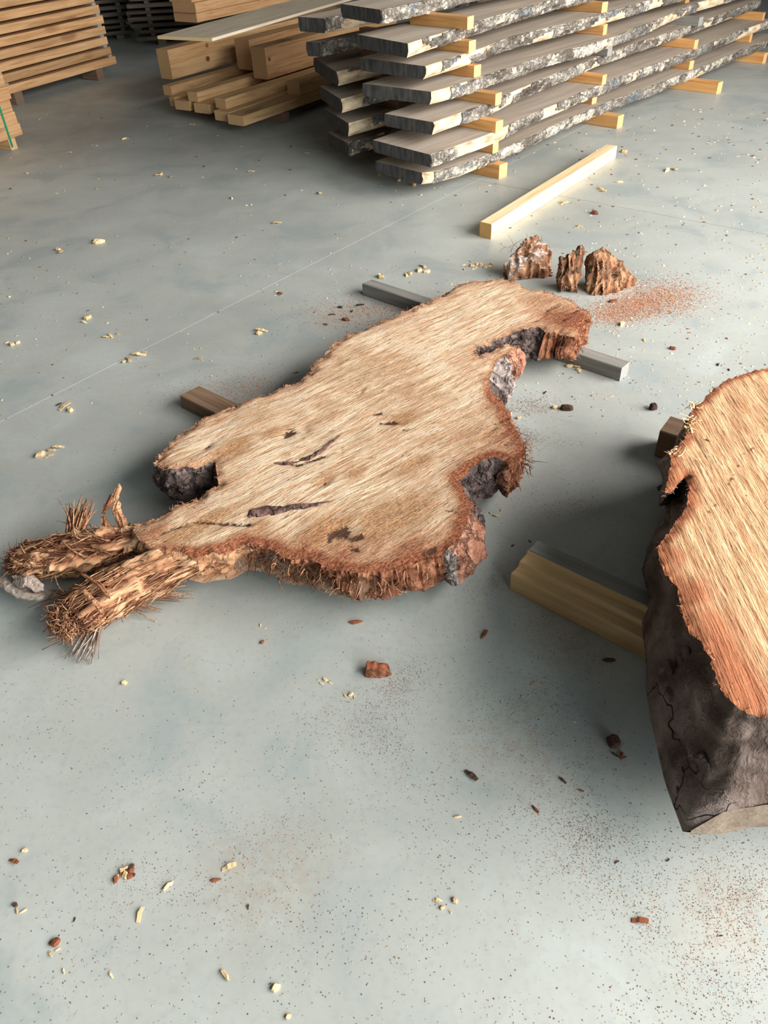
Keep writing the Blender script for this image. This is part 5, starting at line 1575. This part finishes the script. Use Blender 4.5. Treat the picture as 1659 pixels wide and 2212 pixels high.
# the others, by the drifts one sees
for (x, y, s, mt) in [(25, 745, .05, P_), (12, 740, .03, P_), (40, 742, .03, P_), (300, 768, .06, P_), (280, 780, .05, P_), (312, 762, .03, P_), (270, 782, .03, P_), (110, 975, .05, P_), (125, 965, .04, P_), (90, 985, .04, P_), (105, 988, .03, P_),
                      (130, 545, .05, P_), (124, 540, .04, P_), (240, 725, .05, P_), (228, 728, .03, P_), (255, 722, .03, P_), (188, 690, .05, P_), (180, 695, .03, P_), (568, 715, .055, P_), (562, 722, .04, P_), (600, 637, .04, R2), (596, 633, .03, P_), (430, 778, .04, P_),
                      (140, 880, .05, P_), (150, 886, .04, P_), (130, 872, .03, D_), (905, 585, .06, P_), (912, 578, .05, P_), (888, 590, .04, P_), (922, 588, .04, P_), (875, 597, .05, P_), (820, 600, .05, P_),
                      (690, 1468, .02, P_), (703, 1470, .02, P_), (712, 1474, .022, P_), (697, 1475, .016, P_), (757, 1500, .02, P_), (765, 1505, .016, P_), (749, 1504, .016, P_), (560, 1352, .018, P_), (573, 1356, .014, P_),
                      (120, 2035, .028, R2), (126, 2050, .018, P_), (108, 2060, .022, P_), (135, 2100, .016, P_), (240, 2105, .02, P_), (40, 1970, .022, P_), (55, 1968, .02, P_), (35, 1955, .02, D_), (160, 1985, .014, D_), (590, 2130, .018, P_),
                      (985, 1945, .018, P_), (945, 1950, .02, P_), (958, 1962, .018, P_), (970, 1968, .014, P_), (952, 1942, .016, P_), (540, 1960, .014, D_), (1560, 2020, .014, D_), (1330, 1862, .014, D_), (1440, 1858, .012, D_),
                      (1215, 1685, .018, D_), (1255, 1710, .024, R2), (1340, 1632, .03, R2), (1330, 1628, .02, D_), (1345, 1640, .018, R2), (1240, 1560, .02, P_), (1150, 1480, .018, P_), (1130, 1505, .016, P_), (1310, 1520, .016, P_),
                      (1550, 790, .03, D_), (1575, 800, .025, D_), (1340, 702, .035, P_), (1395, 734, .03, P_), (1455, 752, .03, R2), (1240, 795, .04, P_), (1252, 800, .03, P_), (1228, 793, .03, P_), (1200, 880, .03, P_), (1180, 850, .025, D_), (1100, 895, .03, P_), (1120, 905, .025, P_),
                      (1085, 1102, .022, P_), (1075, 1115, .024, P_), (1060, 1110, .02, P_), (1145, 1168, .02, R2), (1110, 1180, .02, D_), (1220, 440, .06, P_), (1210, 438, .05, P_), (1300, 408, .08, P_), (1285, 462, .05, R2), (1440, 370, .08, P_), (1455, 366, .06, P_),
                      (1340, 395, .06, P_), (1300, 415, .05, P_), (1250, 490, .05, P_), (1350, 330, .05, P_), (540, 372, .06, P_), (350, 378, .06, P_), (370, 384, .05, P_), (340, 380, .05, P_), (60, 375, .06, P_), (215, 525, .06, P_), (205, 520, .05, P_), (270, 302, .06, P_), (415, 270, .06, P_),
                      (820, 380, .05, P_), (860, 392, .05, P_), (895, 400, .06, P_), (150, 330, .05, P_), (500, 430, .05, P_), (660, 330, .05, P_), (690, 420, .05, P_), (600, 480, .05, P_), (720, 680, .03, D_), (735, 665, .03, D_), (745, 690, .04, R2), (760, 672, .03, D_), (780, 660, .04, D_), (700, 700, .03, R2)]:
    chip(x + rr.uniform(-3, 3), y + rr.uniform(-2, 2), s * (1.05 if y < 1100 else .85) * rr.uniform(.7, 1.1), mt)
for _ in range(22):                                   # crumbled clump, lower left
    chip(269 + rr.normal(0, 10), 1886 + rr.normal(0, 7), rr.uniform(.010, .020), (P_, P_, R2, D_)[int(rr.integers(4))], 'crumb')
for _ in range(26):                                   # pale drift behind the slab end
    chip(1035 + rr.normal(0, 20), 574 + rr.normal(0, 3), rr.uniform(.016, .03), P_)

# ------------------------------------------------------------------ sawdust and grit: uncountable
def grit(name, n, sampler, sizes, cols, label, seed):
    r = np.random.default_rng(seed)
    xy = sampler(r, n)
    n = len(xy)
    sz = r.uniform(*sizes, n) * np.clip(np.linalg.norm(xy, axis=1) / 2.2, .7, 2.6)
    a = r.uniform(0, 6.283, n); asp = r.uniform(.25, .8, n); c, s = np.cos(a), np.sin(a)
    loc = np.array([(-.5, -.5, 0), (.5, -.4, 0), (.3, .5, 0), (-.4, .4, 0), (-.1, -.1, .45), (.15, .1, .4)])
    V = np.zeros((n, 6, 3))
    for k, (x, y, z) in enumerate(loc):
        X = x * sz * r.uniform(.7, 1.3, n); Y = y * sz * asp * r.uniform(.7, 1.3, n)
        V[:, k, 0] = xy[:, 0] + X * c - Y * s; V[:, k, 1] = xy[:, 1] + X * s + Y * c; V[:, k, 2] = .0003 + z * sz * asp
    base = np.array([(0, 1, 5), (0, 5, 4), (1, 2, 5), (2, 3, 4), (2, 4, 5), (3, 0, 4)])
    F = (np.arange(n)[:, None, None] * 6 + base[None]).reshape(-1, 3)
    me = bpy.data.meshes.new(name)
    me.vertices.add(n * 6); me.vertices.foreach_set('co', V.ravel())
    me.loops.add(len(F) * 3); me.loops.foreach_set('vertex_index', F.ravel().astype(np.int32))
    me.polygons.add(len(F)); me.polygons.foreach_set('loop_start', np.arange(0, len(F) * 3, 3, dtype=np.int32)); me.polygons.foreach_set('loop_total', np.full(len(F), 3, dtype=np.int32))
    me.update(); me.validate()
    cc = np.array(cols)[r.integers(0, len(cols), n)][:, :3] * r.uniform(.7, 1.25, (n, 1))
    set_color(me, 'tone', np.repeat(cc, 6, axis=0))
    o = link(name, me, MAT['grain'])
    return tag(o, label, 'sawdust', kind='stuff')
def near_sampler(r, n):
    px = np.c_[r.uniform(-60, 1720, n * 3), r.uniform(560, 2260, n * 3)]
    w = np.array([P(x, y)[:2] for x, y in px])
    dens = .30 + .9 * smooth(-.05, .5, fbm(np.c_[w * 5, np.zeros(len(w))], 3, 4)) + .6 * smooth(.1, .6, fbm(np.c_[w * 14, np.zeros(len(w))], 2, 9))
    dens *= .35 + .65 * smooth(700, 1350, px[:, 1])
    dens *= .55 + .45 * smooth(300, 1100, px[:, 0])
    return w[r.uniform(0, 2.1, len(w)) < dens][:n]
def drift_sampler(r, n):
    cs = [(1150, 1640, .10), (1130, 1500, .09), (1230, 1350, .07), (1260, 1430, .08), (820, 1640, .07), (850, 1470, .05), (560, 1860, .12), (1600, 1930, .06), (1560, 2080, .06), (1480, 1990, .05), (1300, 1880, .08), (1280, 1800, .06), (340, 1920, .06), (1130, 950, .05), (1150, 880, .06), (1200, 1080, .08), (1080, 1260, .06), (780, 1560, .06)]
    out = []
    for (x, y, s) in cs:
        q = P(x, y)[:2]; m = n // len(cs)
        out.append(q + r.normal(0, 1, (m, 2)) * s * np.array([1, .8]))
    w = np.vstack(out)
    k = fbm(np.c_[w * 16, np.zeros(len(w))], 2, 12) + .5 * r.uniform(-1, 1, len(w)) > -.1
    return w[k]
def red_sampler(r, n):
    a = P(1290, 690)[:2]; b = P(1465, 630)[:2]
    t = r.uniform(0, 1, n) ** .8
    w1 = a + (b - a) * t[:, None] + r.normal(0, 1, (n, 2)) * (.05 + .05 * t[:, None])
    q = P(800, 675)[:2]; w2 = q + r.normal(0, 1, (n // 4, 2)) * np.array([.16, .09])
    q = P(540, 845)[:2]; w3 = q + r.normal(0, 1, (n // 5, 2)) * np.array([.14, .07])
    return np.vstack([w1, w2, w3])
def far_sampler(r, n):
    px = np.c_[r.uniform(-40, 1700, n), r.uniform(230, 900, n)]
    px = px[r.uniform(0, 1, n) < .25 + .75 * smooth(900, 1500, px[:, 0])]
    return np.array([P(x, y)[:2] for x, y in px])
grit('sawdust_grit', 11000, near_sampler, (.0015, .0048), [lin(92, 76, 64), lin(118, 98, 82), lin(146, 122, 100), lin(180, 156, 128), lin(130, 88, 64), lin(196, 176, 148)], 'fine brown sawdust grit scattered over the near floor', 1)
grit('sawdust_drift', 26000, drift_sampler, (.0012, .0036), [lin(118, 90, 72), lin(150, 120, 96), lin(180, 150, 122), lin(96, 76, 64), lin(146, 98, 72)], 'brown sawdust gathered in loose patches on the floor', 2)
grit('red_sawdust', 9000, red_sampler, (.0016, .0042), [lin(166, 104, 72), lin(186, 128, 94), lin(140, 84, 58), lin(196, 146, 112)], 'reddish sawdust fan beyond the end of the root slab', 3)
grit('pale_specks', 2600, far_sampler, (.004, .010), [lin(206, 184, 150), lin(186, 160, 128), lin(220, 204, 176), lin(120, 90, 70)], 'pale wood specks strewn over the far floor', 4)
